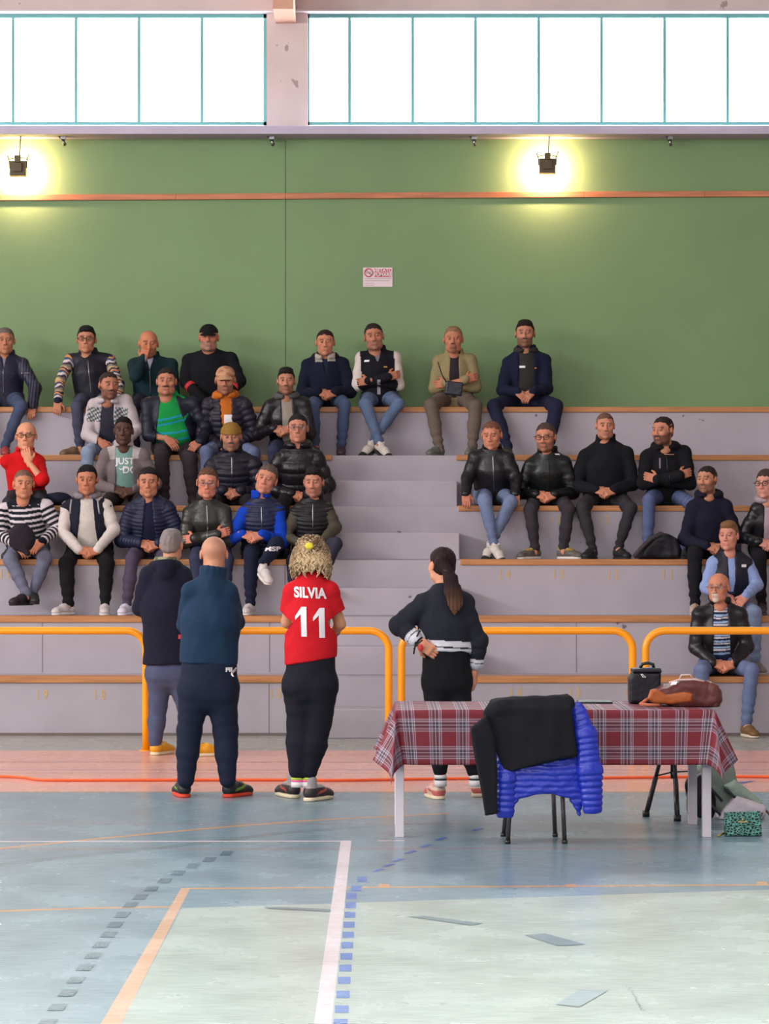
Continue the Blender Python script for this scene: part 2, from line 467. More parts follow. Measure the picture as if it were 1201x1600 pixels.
def shoe(floor_pt, ang, pitch, parent, upper, sole, s=1.0, high=0, name='shoe', roll=0, accent=None):
    """floor_pt: heel centre on the ground; ang 0 = toe to the camera"""
    a = math.radians(ang); f = np.array([math.sin(a), -math.cos(a), 0]); u = np.array([0, 0, 1.0])
    p = math.radians(pitch); f2 = f*math.cos(p)-u*math.sin(p); u2 = u*math.cos(p)+f*math.sin(p)
    if roll:
        sdr = np.cross(f2, u2); rr = math.radians(roll); u2 = u2*math.cos(rr)+sdr*math.sin(rr)
    sd = np.cross(f2, u2); R = np.stack([sd, f2, u2], 1)
    g = lambda x, y, z: floor_pt+R@(np.array([x, y, z])*s)
    fd = Field()
    fd.cap(g(0, -.005, .052), g(0, .10, .060), .040*s, .041*s)
    fd.cap(g(0, .10, .055), g(0, .195, .038), .040*s, .036*s, k=.03)
    fd.ell(g(0, .205, .033), np.array([.043, .045, .028])*s, R, k=.02)
    fd.cap(g(0, .012, .06), g(0, .008, .100+high), .043*s, .040*s, k=.02)
    fd.cut(g(0, 0, .018), u2)
    fd.fn(lambda P: np.sqrt((((P-g(0, .005, .16+high))@R)**2/np.array([.034, .036, .05])**2/s/s).sum(-1))*.03-.03, g(0, 0, .12)-.05, g(0, 0, .2+high)+.05, op='s')
    V, Q = fd.mesh(.0065)
    cu = np.tile(lin(upper), (len(V), 1))
    if accent:
        l = (V-floor_pt)@R/s
        if accent[0] == 'toe': cu[(l[:, 1] > .150+.5*(l[:, 2]-.03)) | (l[:, 2] < .036)] = lin(accent[1])
        elif accent[0] == 'panels': cu[(l[:, 2] < .060) & ((l[:, 1] < .03) | (l[:, 1] > .16))] = lin(accent[1]); cu[(l[:, 2] > .085)] = lin(accent[2]); cu[(np.abs(l[:, 2]-.052-.25*(l[:, 1]-.05)) < .008) & (l[:, 1] > .02) & (l[:, 1] < .15)] = lin(accent[3])
    o = mesh_obj(name, V, Q, M_SHOE, parent, color=cu)
    fs = Field()
    fs.cap(g(0, .0, .012), g(0, .20, .012), .043*s, .043*s, k=.01)
    fs.ell(g(0, .10, .012), np.array([.046, .09, .03])*s, R, k=.02)
    fs.cut(g(0, 0, .0), u2).cut(g(0, 0, .026*s), -u2)
    Vs, Qs = fs.mesh(.0065)
    so = mesh_obj('sole', Vs, Qs, M_RUBBER, o, color=lin(sole))
    # laces
    mb = MB()
    for i in range(4):
        yy = .075+.03*i; zz = .105-.011*i
        mb.tube([g(-.022, yy, zz-.008), g(0, yy+.006, zz+.001), g(.022, yy, zz-.008)], .0035*s, 5)
    mb.build('laces', M_SHOE, o, smooth=True, color=lin(sole if sum(upper) < 300 else tuple(min(255, int(c*.85)) for c in upper)))
    return o

def ik(a, b, la, lb, pole):
    d = b-a; L = np.linalg.norm(d); L = min(L, (la+lb)*.999); d = norm(d)
    x = (la*la-lb*lb+L*L)/(2*L); h = math.sqrt(max(0, la*la-x*x))
    pl = np.asarray(pole, float); pl = norm(pl-d*np.dot(pl, d))
    return a+d*x+pl*h

def garment(layer, J, parent, seed, vox):
    nm = layer['n']; g = layer.get('g', .015); fat = J['fat']; f = J['f']; up = norm(J['N']-J['H']); sd = norm(np.cross(f, up))
    if sd[0] < 0: sd = -sd
    H, C, N, SL, SR = (J[k] for k in ('H', 'C', 'N', 'SL', 'SR'))
    hem = layer.get('hem', 0.0)
    fd = Field(); fl = (f, .74)
    if layer.get('body', 1):
        b = J['belly']
        Hh = H-up*.06
        hw = layer.get('hemw', 0)
        fd.cap(Hh, H*.5+C*.5, .150*fat+g+hw, .148*fat+g, k=.03, flat=fl)
        fd.cap(H*.5+C*.5, C, .148*fat+g, .158*fat+g, k=.03, flat=fl)
        fd.cap(C, N-up*.12, .152*fat+g, .112+g, k=.04, flat=fl)
        fd.cap(SL*.97+N*.03, N-up*.020, .048+g*.6, .054+g*.4, k=.035); fd.cap(SR*.97+N*.03, N-up*.020, .048+g*.6, .054+g*.4, k=.035)
        fd.cap(N-up*.07, N, .080+g*.4, .060+g*.5, k=.04)
        if b: fd.ell(H*.62+C*.38+f*.05, np.array([.15*fat+g, .11+.05*b, .15])*1.0, np.stack([sd, f, up], 1), k=.05)
        hp = H+up*(-.10+hem)
        hn = up+sd*layer.get('hemtilt', 0)
        fd.cut(hp, hn)
        if layer.get('taper'): pass
        # neck opening
        fd.cap(N+up*.025+f*.01, N+up*.25+f*.07, .058, .10, k=.01, op='s')
        v = layer.get('vneck', 0)
        if v: fd.cap(N+f*.12-up*v, N+f*.14+up*.1, .012, .075, k=.01, op='s')
    if layer.get('sleeves', 1):
        sl = layer.get('sleeves', 1)
        for q in 'LR':
            S, E, W = J['S'+q], J['E'+q], J['W'+q]
            r0, r1, r2 = (.050+g*.55)*J.get('armf', 1), (.046+g*.6)*J.get('armf', 1), .034+g*.5
            if sl == 'short':
                E2 = S+(E-S)*.62; fd.cap(S, E2, r0, r1+.012, k=.03); d = norm(E-S)
                fd.ops.append(('i', (lambda P, E2=E2, d=d: np.where(np.linalg.norm(P-E2, axis=-1) < .16, (P-E2)@d, -1.0)), None, None, .002))
                continue
            end = W-(norm(W-E))*layer.get('short_cuff', .0)
            fd.cap(S, S*.5+E*.5, r0, r0*.45+r1*.55, k=.03); fd.cap(S*.5+E*.5, E, r0*.45+r1*.55, r1, k=.02); fd.cap(E, end, r1, r2, k=.02)
            if layer.get('cuff', 1): fd.cap(end-norm(W-E)*.03, end, r2-.004, r2-.006, k=.008)
    op = layer.get('open')
    if op:
        wt, wb = op[0], op[1]; zb = op[2] if len(op) > 2 else -1.0; xo = op[3] if len(op) > 3 else 0
        Lt = np.linalg.norm(N-H)
        def cutf(P):
            q = P-H; z = q@up/Lt; x = q@sd-xo; y = q@f
            w = wb+(wt-wb)*np.clip((z-max(zb, -.3))/(1.0-max(zb, -.3)), 0, 1.1)
            return np.maximum(np.maximum(np.abs(x)-w, -y+.02), (zb-z)*Lt)
        fd.fn(cutf, np.minimum(H, N)-.3, np.maximum(H, N)+.3, op='s', k=.008)
    if layer.get('collar'):
        hh = .035*layer['collar']; cc = N+up*.02+f*.012
        a0 = layer.get('collar_gap', 35)
        A = np.radians(np.linspace(a0, 360-a0, 15)); rr = .070+g*.4
        pts = [cc+(f*math.cos(a)*1.0+sd*math.sin(a))*rr for a in A]
        for p, q in zip(pts[:-1], pts[1:]):
            for z in (0, hh*.5, hh): fd.cap(p+up*z, q+up*z, .0115, k=.012)
    if layer.get('hood'):
        cc = N+up*.005+f*.01; hr = layer['hood']
        A = np.radians(np.linspace(28, 332, 15)); rr = .083+g*.4
        for a, b_ in zip(A[:-1], A[1:]):
            ra = .020+.016*(1-math.cos(a))*hr
            pa = cc+(f*math.cos(a)*1.1+sd*math.sin(a)*1.05)*rr+up*(.012*(1-math.cos(a))*hr-.01); pb = cc+(f*math.cos(b_)*1.1+sd*math.sin(b_)*1.05)*rr+up*(.012*(1-math.cos(b_))*hr-.01)
            fd.cap(pa, pb, ra, .020+.016*(1-math.cos(b_))*hr, k=.02)
        fd.ell(N-f*.11-up*.05, np.array([.11, .05, .09])*hr, np.stack([sd, f, up], 1), k=.03)
        if J['away'] is False: pass
    V, Q = fd.mesh(layer.get('vox', vox))
    if len(V) == 0: return None
    N_ = normals(V, Q)
    bones = [(H-up*.2, N, .14, 0.0)]
    if layer.get('sleeves', 1):
        for q in 'LR':
            a = np.linalg.norm(J['E'+q]-J['S'+q])
            bones += [(J['S'+q], J['E'+q], .05, 0.0), (J['E'+q], J['W'+q], .04, a)]
    bi, tt = bone_param(V, bones)
    amp = layer.get('fold', .006)
    ds = folds(V, seed, 16, 5, .8)*amp
    arm = bi > 0
    ds += np.where(arm, np.sin(tt*70+folds(V, seed+5, 9, 3)*5)*amp*.28, 0)
    if layer.get('quilt'):
        per = layer['quilt']; ds = ds*.6+(np.abs(np.sin(math.pi*tt/per))**.6-.6)*.011
    V = V+N_*ds[:, None]
    cf = layer.get('cf'); col = lin(layer['c'])
    if cf:
        L = dict(x=(V-H)@sd, y=(V-H)@f, z=(V-H)@up/np.linalg.norm(N-H), bi=bi, t=tt, V=V, H=H, hemd=(V-hp)@norm(hn) if layer.get('body', 1) else 0, rem=np.where(bi == 2, np.linalg.norm(J['WL']-J['EL'])+np.linalg.norm(J['EL']-J['SL'])-tt, np.where(bi == 4, np.linalg.norm(J['WR']-J['ER'])+np.linalg.norm(J['ER']-J['SR'])-tt, 9.0)))
        col = np.tile(col, (len(V), 1)); cf(col, L)
    o = mesh_obj(nm, V, Q, KIND[layer.get('m', 'knit')], parent, color=col)
    if layer.get('zip'):      # zipper line down the front
        pl = parent_loc(parent)
        bvh = BVHTree.FromPolygons([Vector(v) for v in V], [tuple(int(i) for i in q) for q in Q])
        pts = []
        for t in np.linspace(.05, layer['zip'], 16):
            p0 = H+up*t*np.linalg.norm(N-H)+f*.6; h = bvh.ray_cast(Vector(p0), Vector(-f))
            if h[0] is not None: pts.append(np.array(h[0])+f*.002)
        if len(pts) > 3: tube_obj('zipper', [(pts, False)], .0045, M_METAL if layer.get('zipm', 1) else M_PLASTIC, o, n=5)
    return o

def trousers(J, parent, color, mat='denim', end=1.0, hipr=.105, waist=None, rise=.06, g=0.0, cuff=None, seed=0, vox=.0095, cf=None, nm='trousers', flare=0):
    fd = Field(); up = norm(J['N']-J['H']); f = J['f']
    H = J['H']; fat = J['fat']
    fd.cap(J['HL'], J['HR'], hipr*fat+g*.5, k=.04)
    fd.cap(H-up*.02, H+up*rise, .145*fat+g*.3 if not waist else waist, .135*fat if not waist else waist*.96, k=.05, flat=(f, .74))
    for q in 'LR':
        h, k, a = J['H'+q], J['K'+q], J['A'+q]
        e = k+(a-k)*end
        fd.cap(h, k, .088*math.sqrt(fat)+g, .062+g, k=.03); fd.cap(k, k*.55+a*.45, .062+g, .057+g, k=.02); fd.cap(k*.55+a*.45, e, .057+g, .044+g*.6+flare, k=.02)
        if cuff: fd.cap(e-norm(a-k)*.03, e+norm(a-k)*.01, .040, k=.006)
    V, Q = fd.mesh(vox); N_ = normals(V, Q)
    bones = []
    for q in 'LR':
        a = np.linalg.norm(J['H'+q]-J['K'+q]); bones += [(J['H'+q], J['K'+q], .07, 0.0), (J['K'+q], J['A'+q], .05, a)]
    bi, tt = bone_param(V, bones)
    near_end = np.exp(-((tt-.80)/.08)**2)
    ds = folds(V, seed+3, 15, 5, .7)*.005+np.sin(tt*75+folds(V, seed+8, 10, 3)*3)*(.0015+.005*near_end)
    V = V+N_*ds[:, None]
    col = lin(color)
    if mat == 'denim': col = col*.72+col.mean()*.28
    C = np.tile(col, (len(V), 1))
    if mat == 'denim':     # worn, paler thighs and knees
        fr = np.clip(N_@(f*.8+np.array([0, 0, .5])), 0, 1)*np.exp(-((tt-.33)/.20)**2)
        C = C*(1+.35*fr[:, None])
    if cf: cf(C, dict(bi=bi, t=tt, V=V, N=N_))
    return mesh_obj(nm, V, Q, KIND[mat], parent, color=C)

def person(label, J, skin, hair, layers, pants, shoes, hd, extras=None, loc=None, seed=1, vox=.0095, bare=()):
    root = empty('person', loc if loc is not None else J['H'], label, 'person')
    c, R, s = hd['c'], hd['R'], hd['s']; slim = hd.get('slim', 1)
    # body: one mesh of head, neck, trunk, limbs and hands
    fd = Field(); head_sdf(fd, c, R, s, hd.get('nose', 1), hd.get('jowl', 0), slim)
    V1, Q1 = fd.mesh(.0056); col1 = head_color(V1, c, R, s, skin, hair[1], hd.get('beard', 0), hd.get('bcol', hair[1]), hd.get('scalp', 0), hd.get('goatee', 0), hd.get('moust', 0))
    f2 = Field(); up = norm(J['N']-J['H'])
    f2.cap(c+R@np.array([0, -.03, -.10])*s, J['N']-up*.03, .055*s, .066, k=.03)
    f2.cap(J['N']-up*.05, J['C'], .075, .115, k=.04, flat=(J['f'], .75)); f2.cap(J['C'], J['H'], .115, .11, k=.03, flat=(J['f'], .75))
    f2.cap(J['SL'], J['SR'], .045, k=.04)
    for q in 'LR':
        f2.cap(J['S'+q], J['E'+q], .044, .037, k=.02); f2.cap(J['E'+q], J['W'+q], .038, .024, k=.015)
        f2.cap(J['H'+q], J['K'+q], .07, .048, k=.03); f2.cap(J['K'+q], J['A'+q], .048, .032, k=.02)
        ft = J['A'+q]+np.array([J['f'][0], J['f'][1], 0])*.03-np.array([0, 0, .04]); f2.cap(J['A'+q], ft, .032, .028, k=.02)
    V2, Q2 = f2.mesh(.0105)
    parts = [(V1, Q1, col1), (V2, Q2, np.tile(lin(skin), (len(V2), 1)))]
    for hnd in J['hands']:
        Vh, Qh = hand_sdf(*hnd); parts.append((Vh, Qh, np.tile(lin(skin)*np.array([1.0, .92, .90]), (len(Vh), 1))))
    off = 0; VV = []; QQ = []; CC = []
    for a, b, cc in parts: VV.append(a); QQ.append(b+off); CC.append(cc); off += len(a)
    mesh_obj('body', np.vstack(VV), np.vstack(QQ), M_SKIN, root, color=np.vstack(CC))
    if not hd.get('noeyes'): eyes(c, R, s, skin, root)
    hk = hair[0]
    if hk and hk not in ('bald', 'cap', 'beanie'):
        if hk == 'curly_mop': curly(c, R, s, hair[1], root)
        else:
            V, Q = hair_mesh(hk, c, R, s, slim, seed)
            hc = np.tile(lin(hair[1]), (len(V), 1))
            l = (V-c)@R/s; sk = lin(skin)*np.array([.8, .72, .7])
            fade = np.clip((.058-l[:, 2])/.05, 0, 1)*{'thick': .1, 'quiff': .5, 'pony': 0, 'dark_long': 0}.get(hk, .45)
            if hk == 'buzz': fade = np.maximum(fade, .28)
            if hk == 'receding': fade = fade*.4
            hc = hc*(1-fade[:, None])+sk*fade[:, None]
            if len(hair) > 2:
                l = (V-c)@R/s; m = np.clip((l[:, 2]-.02)/.06, 0, 1)[:, None]; hc = lin(hair[2])*(1-m)+hc*m
            mesh_obj('hair', V, Q, M_HAIR, root, color=hc)
    for i, l in enumerate(layers): garment(l, J, root, seed*7+i, vox)
    if pants: trousers(J, root, seed=seed, vox=vox, **pants)
    for q in 'LR':
        sh = J.get('shoe'+q)
        if sh and shoes: shoe(*sh, root, shoes[0], shoes[1], s=shoes[2] if len(shoes) > 2 else 1.0, high=shoes[3] if len(shoes) > 3 else 0, accent=shoes[4] if len(shoes) > 4 else None)
    if hd.get('glasses'): glasses(c, R, s, root, hd['glasses'] if hd['glasses'] is not True else None)
    if extras: extras(root, J, c, R, s)
    return root
D_ = .72
def tierY(k): return 23.13+D_*(k-1)
def seated(label, k, head, sh, kn, an, ha, arms='clasp', yaw=0, pitch=4, roll=0, hy=None, skin=(196, 142, 112), hair=('short', (38, 30, 28)),
           layers=(), pants=None, shoes=None, fat=1.0, belly=0, el=None, fd=(-10, 10), air=None, lean=0, extras=None, seed=None, pitchf=(0, 0), **hdk):
    Yk = tierY(k); seat = .5*k; tread = .5*(k-1)
    hy = (.20 if k == 6 else .10) if hy is None else hy
    J = {'away': False, 'fat': fat, 'belly': belly, 'f': np.array([0, -1.0, 0])}
    x, yt, yc = head; Yh = Yk+hy
    c = at(x, (yt+yc)/2, Yh); s = (yc-yt)/F*Yh/.238
    s = min(max(s, .93), 1.12)
    R = head_frame(False, yaw, pitch, roll)
    (a, b) = sh; Ys = Yk+hy+.07
    ins = np.array([.056, 0, -.092]); J['SL'] = at(a[0], a[1], Ys)+ins; J['SR'] = at(b[0], b[1], Ys)+ins*[-1, 1, 1]
    m = (J['SL']+J['SR'])/2; nb = m+np.array([0, .0, .118])
    nx = c+R@np.array([0, -.03, -.16])*s
    J['N'] = np.array([nx[0]*.5+nb[0]*.5, nb[1], min(max(nb[2], nx[2]-.02), nx[2]+.03)])
    hx = (at(kn[0][0], 0, Yk)[0]+at(kn[1][0], 0, Yk)[0])/2*.45+m[0]*.55
    J['H'] = np.array([hx+lean, Yk+.30, seat+.115]); J['C'] = J['H']*.42+J['N']*.58-np.array([0, .01, 0])
    J['HL'] = J['H']+np.array([-.088, .0, -.01]); J['HR'] = J['H']+np.array([.088, 0, -.01])
    for q, kp, ap, fa, pf in zip('LR', kn, an, fd, pitchf):
        h = J['H'+q]; K = at(kp[0], kp[1], Yk-.14)
        lx = K[0]-h[0]; dz = K[2]-h[2]; dy = math.sqrt(max(.05, .44**2-lx*lx-dz*dz)); K[1] = h[1]-dy
        J['K'+q] = K
        if len(ap) > 2: A = at(ap[0], ap[1], Yk+ap[2])
        else:
            A = at(ap[0], 845, Yk-.16); A[2] = tread+.105
        J['A'+q] = A
        aa = math.radians(fa); back = np.array([math.sin(aa), -math.cos(aa), 0])*.025
        fp = A-back; fp[2] = A[2]-.103
        J['shoe'+q] = (fp, fa, pf)
    J['hands'] = []
    def armik(W, q, pole=None):
        S = J['S'+q]
        d = W-S; L = np.linalg.norm(d)
        if L > .545: W = S+d/L*.545
        po = np.array([-.5 if q == 'L' else .5, .35, -.6]) if pole is None else pole
        J['W'+q] = W; J['E'+q] = ik(S, W, .30, .265, po)
        if el and el[0 if q == 'L' else 1]:
            e = el[0 if q == 'L' else 1]; ez = at(e[0], e[1], J['E'+q][1]); J['E'+q] = ez
        return W
    if arms == 'clasp':
        cx, cy = ha[:2]; Yc = Yk-.04+(ha[2] if len(ha) > 2 else 0); cc = at(cx, cy, Yc)
        armik(cc+np.array([-.085, .045, .02]), 'L'); armik(cc+np.array([.085, .045, .02]), 'R')
        J['hands'] = [(J['WL'], norm([.9, -.35, -.30]), np.array([.35, .5, -.6]), 1, .55, 1.0), (J['WR']+np.array([0, 0, -.012]), norm([-.9, -.45, -.25]), np.array([-.35, .5, -.6]), -1, .65, 1.0)]
    elif arms == 'bench':
        for q, p, t in zip('LR', ha, (-1, 1)):
            W = at(p[0], p[1]-11, Yk-.045+(p[2] if len(p) > 2 else 0)); W = armik(W, q, np.array([-.9 if q == 'L' else .9, .5, 0.]))
            J['hands'].append((J['W'+q], norm([0, -.45, -.6]), np.array([0, .6, -.75]), t*-1, .7, 1.0))
    elif arms == 'each':
        for q, p, t in zip('LR', ha, (-1, 1)):
            W = at(p[0], p[1], Yk-.05+(p[2] if len(p) > 2 else 0)); armik(W, q)
            J['hands'].append((J['W'+q], norm([-t*.55, -.5, -.55]), np.array([-t*.2, .5, -.8]), -t, .45, 1.0))
    elif arms == 'cross':
        w = .5*(J['SR'][0]-J['SL'][0]); cy = m[2]-.24; yf = Yk+hy-.13
        for q, t in (('L', -1), ('R', 1)):
            E = np.array([m[0]+t*(w+.045), Ys-.06, cy-.035]); W = np.array([m[0]-t*.10, yf-(.03 if q == 'L' else -.015), cy+(.035 if q == 'L' else -.0)])
            if el and el[0 if q == 'L' else 1]: e = el[0 if q == 'L' else 1]; E = at(e[0], e[1], Ys-.06)
            J['E'+q] = E; J['W'+q] = W
            if q == 'L' or ha == 'both': J['hands'].append((W, norm([-t*.85, .25, .25]), np.array([0, .9, 0.]), -t, .5, 1.0))
            else: J['hands'].append((W, norm([-t*.85, .5, -.1]), np.array([0, .9, 0.]), -t, .3, 1.0))
    elif arms == 'face':     # one hand at the face, the other on the lap
        q = ha[0]; t = -1 if q == 'L' else 1; o = 'R' if q == 'L' else 'L'
        W = at(ha[1][0], ha[1][1], Yh-.13); W = armik(W, q, np.array([t*.4, -.5, -1.]))
        if el: e = el[0]; J['E'+q] = at(e[0], e[1], Yk-.05)
        J['hands'].append((J['W'+q], norm(np.array([-t*.25, .15, 1.0])), np.array([0, 1.0, -.1]), -t, .45, 1.0))
        W2 = at(ha[2][0], ha[2][1], Yk+.02); armik(W2, o)
        J['hands'].append((J['W'+o], norm([t*.8, -.4, -.2]), np.array([t*.1, .3, -.9]), t, .45, 1.0))
    J['hands'] = [h if len(h) == 6 else h for h in J['hands']]
    hd = dict(c=c, R=R, s=s, **hdk)
    sd_ = seed if seed is not None else zlib.crc32(label.encode()) % 1000
    return person(label, J, skin, hair, layers, pants, shoes, hd, extras, loc=(J['H'][0], J['H'][1], seat), seed=sd_)
# ------------------------------------------------------------------ the hall
def struct(name, mb, mat, **k):
    o = mb.build(name, mat, None, **k); o['kind'] = 'structure'; return o
M_GREEN = new_mat('green_wall_paint', (114, 144, 99), rough=.62, noise=.05, nscale=1.3, bump=.08, bscale=90)
M_PLASTER = new_mat('pale_plaster', (204, 188, 186), rough=.85, noise=.06, nscale=2.5, bump=.1, bscale=40)
M_CONC = new_mat('painted_concrete', (169, 163, 172), rough=.8, noise=.05, nscale=3, bump=.12, bscale=50)
M_WOOD = new_mat('bench_wood', (182, 124, 74), rough=.5, noise=.22, nscale=6, stretch=(.35, 6, 6))
M_RAILWOOD = new_mat('rail_wood', (186, 118, 82), rough=.55, noise=.22, nscale=5, stretch=(.5, 5, 5))
M_SILL = new_mat('sill_concrete', (186, 178, 198), rough=.8, noise=.05, nscale=4)
M_TEAL = new_mat('teal_steel', (96, 160, 156), rough=.5)
M_YELLOW = new_mat('yellow_enamel', (246, 160, 0), rough=.35, coat=.15)
M_NUM = new_mat('faded_yellow_paint', (202, 170, 108), rough=.8)
WY = 27.45                      # plane of the green wall
SB = 5.78                       # underside of the window sill
def zat(y, Y): return EYE-(y-845)/F*Y
def xat(x, Y): return (x-597)/F*Y

# concrete paint gets scuffs and small stains
def scuffed(m, scale, thr, col, fac):
    nt = m.node_tree; N, L = nt.nodes, nt.links; b = N['Principled BSDF']
    src = b.inputs['Base Color'].links[0].from_socket
    tc = N.new('ShaderNodeTexCoord'); n = N.new('ShaderNodeTexNoise'); n.inputs['Scale'].default_value = scale; n.inputs['Detail'].default_value = 3
    L.new(tc.outputs['Object'], n.inputs['Vector'])
    r = N.new('ShaderNodeMapRange'); r.inputs['From Min'].default_value = thr; r.inputs['From Max'].default_value = thr+.02; r.inputs['To Max'].default_value = fac
    L.new(n.outputs['Fac'], r.inputs['Value'])
    mx = N.new('ShaderNodeMixRGB'); mx.inputs['Color2'].default_value = (*lin(col), 1)
    L.new(r.outputs[0], mx.inputs['Fac']); L.new(src, mx.inputs['Color1']); L.new(mx.outputs[0], b.inputs['Base Color'])
scuffed(M_CONC, 9, .735, (70, 66, 70), .75)
scuffed(M_PLASTER, 5, .70, (110, 96, 92), .6)

# ---- floor: base sheet and the painted zones and lines, all one surface
def floor_mat(name, color, noise=.05, rough=.24, streak=True):
    noise = min(noise, .05)
    m = new_mat(name, color, rough=rough, noise=noise, nscale=1.6, stretch=(.8, 1.6, 1), spec=.32)
    nt = m.node_tree; N, L = nt.nodes, nt.links; b = N['Principled BSDF']
    src = b.inputs['Base Color'].links[0].from_socket
    tc = N.new('ShaderNodeTexCoord')
    for ang, st, sc in ((.5, (1.2, 7, 1), 7.0), (-.7, (1.0, 7, 1), 9.0), (-1.3, (1.4, 9, 1), 4.0)):
        mp = N.new('ShaderNodeMapping'); mp.inputs['Rotation'].default_value = (0, 0, ang); mp.inputs['Scale'].default_value = st
        n = N.new('ShaderNodeTexNoise'); n.inputs['Scale'].default_value = sc; n.inputs['Detail'].default_value = 3; n.inputs['Distortion'].default_value = .5
        L.new(tc.outputs['Object'], mp.inputs[0]); L.new(mp.outputs[0], n.inputs['Vector'])
        r = N.new('ShaderNodeMapRange'); r.inputs['From Min'].default_value = .42; r.inputs['From Max'].default_value = .82; r.inputs['To Max'].default_value = .50
        L.new(n.outputs['Fac'], r.inputs['Value'])
        mx = N.new('ShaderNodeMixRGB'); mx.inputs['Color2'].default_value = (*lin(tuple(min(255, c+34) for c in color)), 1)
        L.new(r.outputs[0], mx.inputs['Fac']); L.new(src, mx.inputs['Color1']); src = mx.outputs[0]
    L.new(src, b.inputs['Base Color'])
    n = N.new('ShaderNodeTexNoise'); n.inputs['Scale'].default_value = 2.2; n.inputs['Detail'].default_value = 4
    L.new(tc.outputs['Object'], n.inputs['Vector'])
    r = N.new('ShaderNodeMapRange'); r.inputs['To Min'].default_value = rough-.08; r.inputs['To Max'].default_value = rough+.12
    L.new(n.outputs['Fac'], r.inputs['Value']); L.new(r.outputs[0], b.inputs['Roughness'])
    return m
FM = [floor_mat('floor_blue', (108, 132, 142)), floor_mat('floor_mint', (152, 165, 156)), floor_mat('floor_terracotta', (204, 152, 138), .08),
      floor_mat('floor_greygreen', (150, 152, 144), .05), floor_mat('line_white', (200, 190, 194), .04), floor_mat('line_tan', (192, 150, 116), .08),
      floor_mat('line_orange', (186, 138, 88), .1), floor_mat('line_red', (150, 104, 104), .1), floor_mat('tape_grey', (100, 120, 126), .06),
      floor_mat('dash_blue', (62, 98, 168), .1), floor_mat('dash_slate', (72, 96, 108), .06), floor_mat('line_brown', (140, 98, 92), .1), floor_mat('line_violet', (120, 104, 140), .1)]
fm = MB()
fl_n = [0]
def G(x, y, z=0.0): Y = FY(y); return (xat(x, Y), Y, z)
def layer(z=[0.0]):
    z[0] += .00003; return z[0]
def fpoly(pts, mi):
    z = layer(); V = [G(x, y, z) for x, y in pts]
    a = sum(V[i][0]*V[(i+1) % len(V)][1]-V[(i+1) % len(V)][0]*V[i][1] for i in range(len(V)))
    if a < 0: V = V[::-1]
    fm.add(V, [tuple(range(len(V)))], mi)
def fline(p, q, w, mi):          # line of real width w metres between two floor points
    z = layer(); a = np.array(G(*p, z)); b = np.array(G(*q, z)); d = norm(b-a); u = np.array([-d[1], d[0], 0])*w/2
    fm.add([a-u, b-u, b+u, a+u], [(0, 1, 2, 3)], mi)
def fcurve(pts, w, mi):
    z = layer(); P = [np.array(G(*p, z)) for p in pts]; V = []
    for i, p in enumerate(P):
        d = norm(P[min(i+1, len(P)-1)]-P[max(i-1, 0)]); u = np.array([-d[1], d[0], 0])*w/2; V += [p-u, p+u]
    fm.add(V, [(2*i, 2*i+2, 2*i+3, 2*i+1) for i in range(len(P)-1)], mi)
def smooth_pts(pts, n=8):
    xs = np.array([p[0] for p in pts], float); ys = np.array([p[1] for p in pts], float)
    t = np.arange(len(pts)); tt = np.linspace(0, len(pts)-1, n*(len(pts)-1)+1)
    out = []
    for v in tt:
        i = min(int(v), len(pts)-2); f = v-i
        g = lambda a: .5*((2*a[i])+(a[i+1]-a[max(i-1, 0)])*f+(2*a[max(i-1, 0)]-5*a[i]+4*a[i+1]-a[min(i+2, len(a)-1)])*f*f+(-a[max(i-1, 0)]+3*a[i]-3*a[i+1]+a[min(i+2, len(a)-1)])*f**3)
        out.append((g(xs), g(ys)))
    return out
X0, X1, YF, YB = -14, 14, -8, 28.0
fm.add([(X0, YF, 0), (X1, YF, 0), (X1, YB, 0), (X0, YB, 0)], [(0, 1, 2, 3)], 0)
z = layer(); fm.add([(X0, FY(1237), z), (X1, FY(1237), z), (X1, FY(1172.5), z), (X0, FY(1172.5), z)], [(0, 1, 2, 3)], 2)
z = layer(); fm.add([(X0, FY(1172.5), z), (X1, FY(1172.5), z), (X1, 23.2, z), (X0, 23.2, z)], [(0, 1, 2, 3)], 3)
# mint area of the court, edge slightly slanted as in the photograph
z = layer(); a = G(284, 1419, z); b = G(1300, 1387, z); vx = xat(282, FY(1419)); fm.add([a, (a[0]+.04, YF, z), (14, YF, z), (14, b[1], z), b], [(0, 1, 2, 3, 4)], 1)
for y, mi, w in ((1191, 11, .035), (1203, 12, .03), (1208, 11, .02), (1237, 6, .05), (1180.5, 6, .02)): fline((-100, y), (1300, y), w, mi)
fline((-100, 1287), (1300, 1287.5), .022, 7); fline((-100, 1327), (1110, 1325), .025, 7)
fcurve(smooth_pts([(-60, 1331), (60, 1320), (200, 1306), (330, 1294), (460, 1284), (560, 1278), (700, 1271)]), .05, 6)
fcurve(smooth_pts([(-60, 1357), (0, 1351), (150, 1334), (300, 1319), (420, 1304), (520, 1295), (620, 1288)]), .10, 8)
fcurve(smooth_pts([(-60, 1425), (0, 1423.5), (150, 1419), (266, 1417)]), .05, 6)
fline((290, 1388.5), (1300, 1382), .05, 6)
fpoly([(283, 1388), (297, 1388), (188, 1602), (156, 1602)], 5)
for (xx, yy) in ((600, 1384), (892, 1384), (1190, 1380)): fpoly([(xx-8, yy-2.5), (xx+8, yy-2.5), (xx+8, yy+2.5), (xx-8, yy+2.5)], 6)
fline((-100, 1315), (532, 1314.5), .05, 4)
fpoly([(532, 1313.5), (549, 1313.5), (517.5, 1602), (490, 1602)], 4)
fline((590, 1314), (632, 1314), .04, 4)
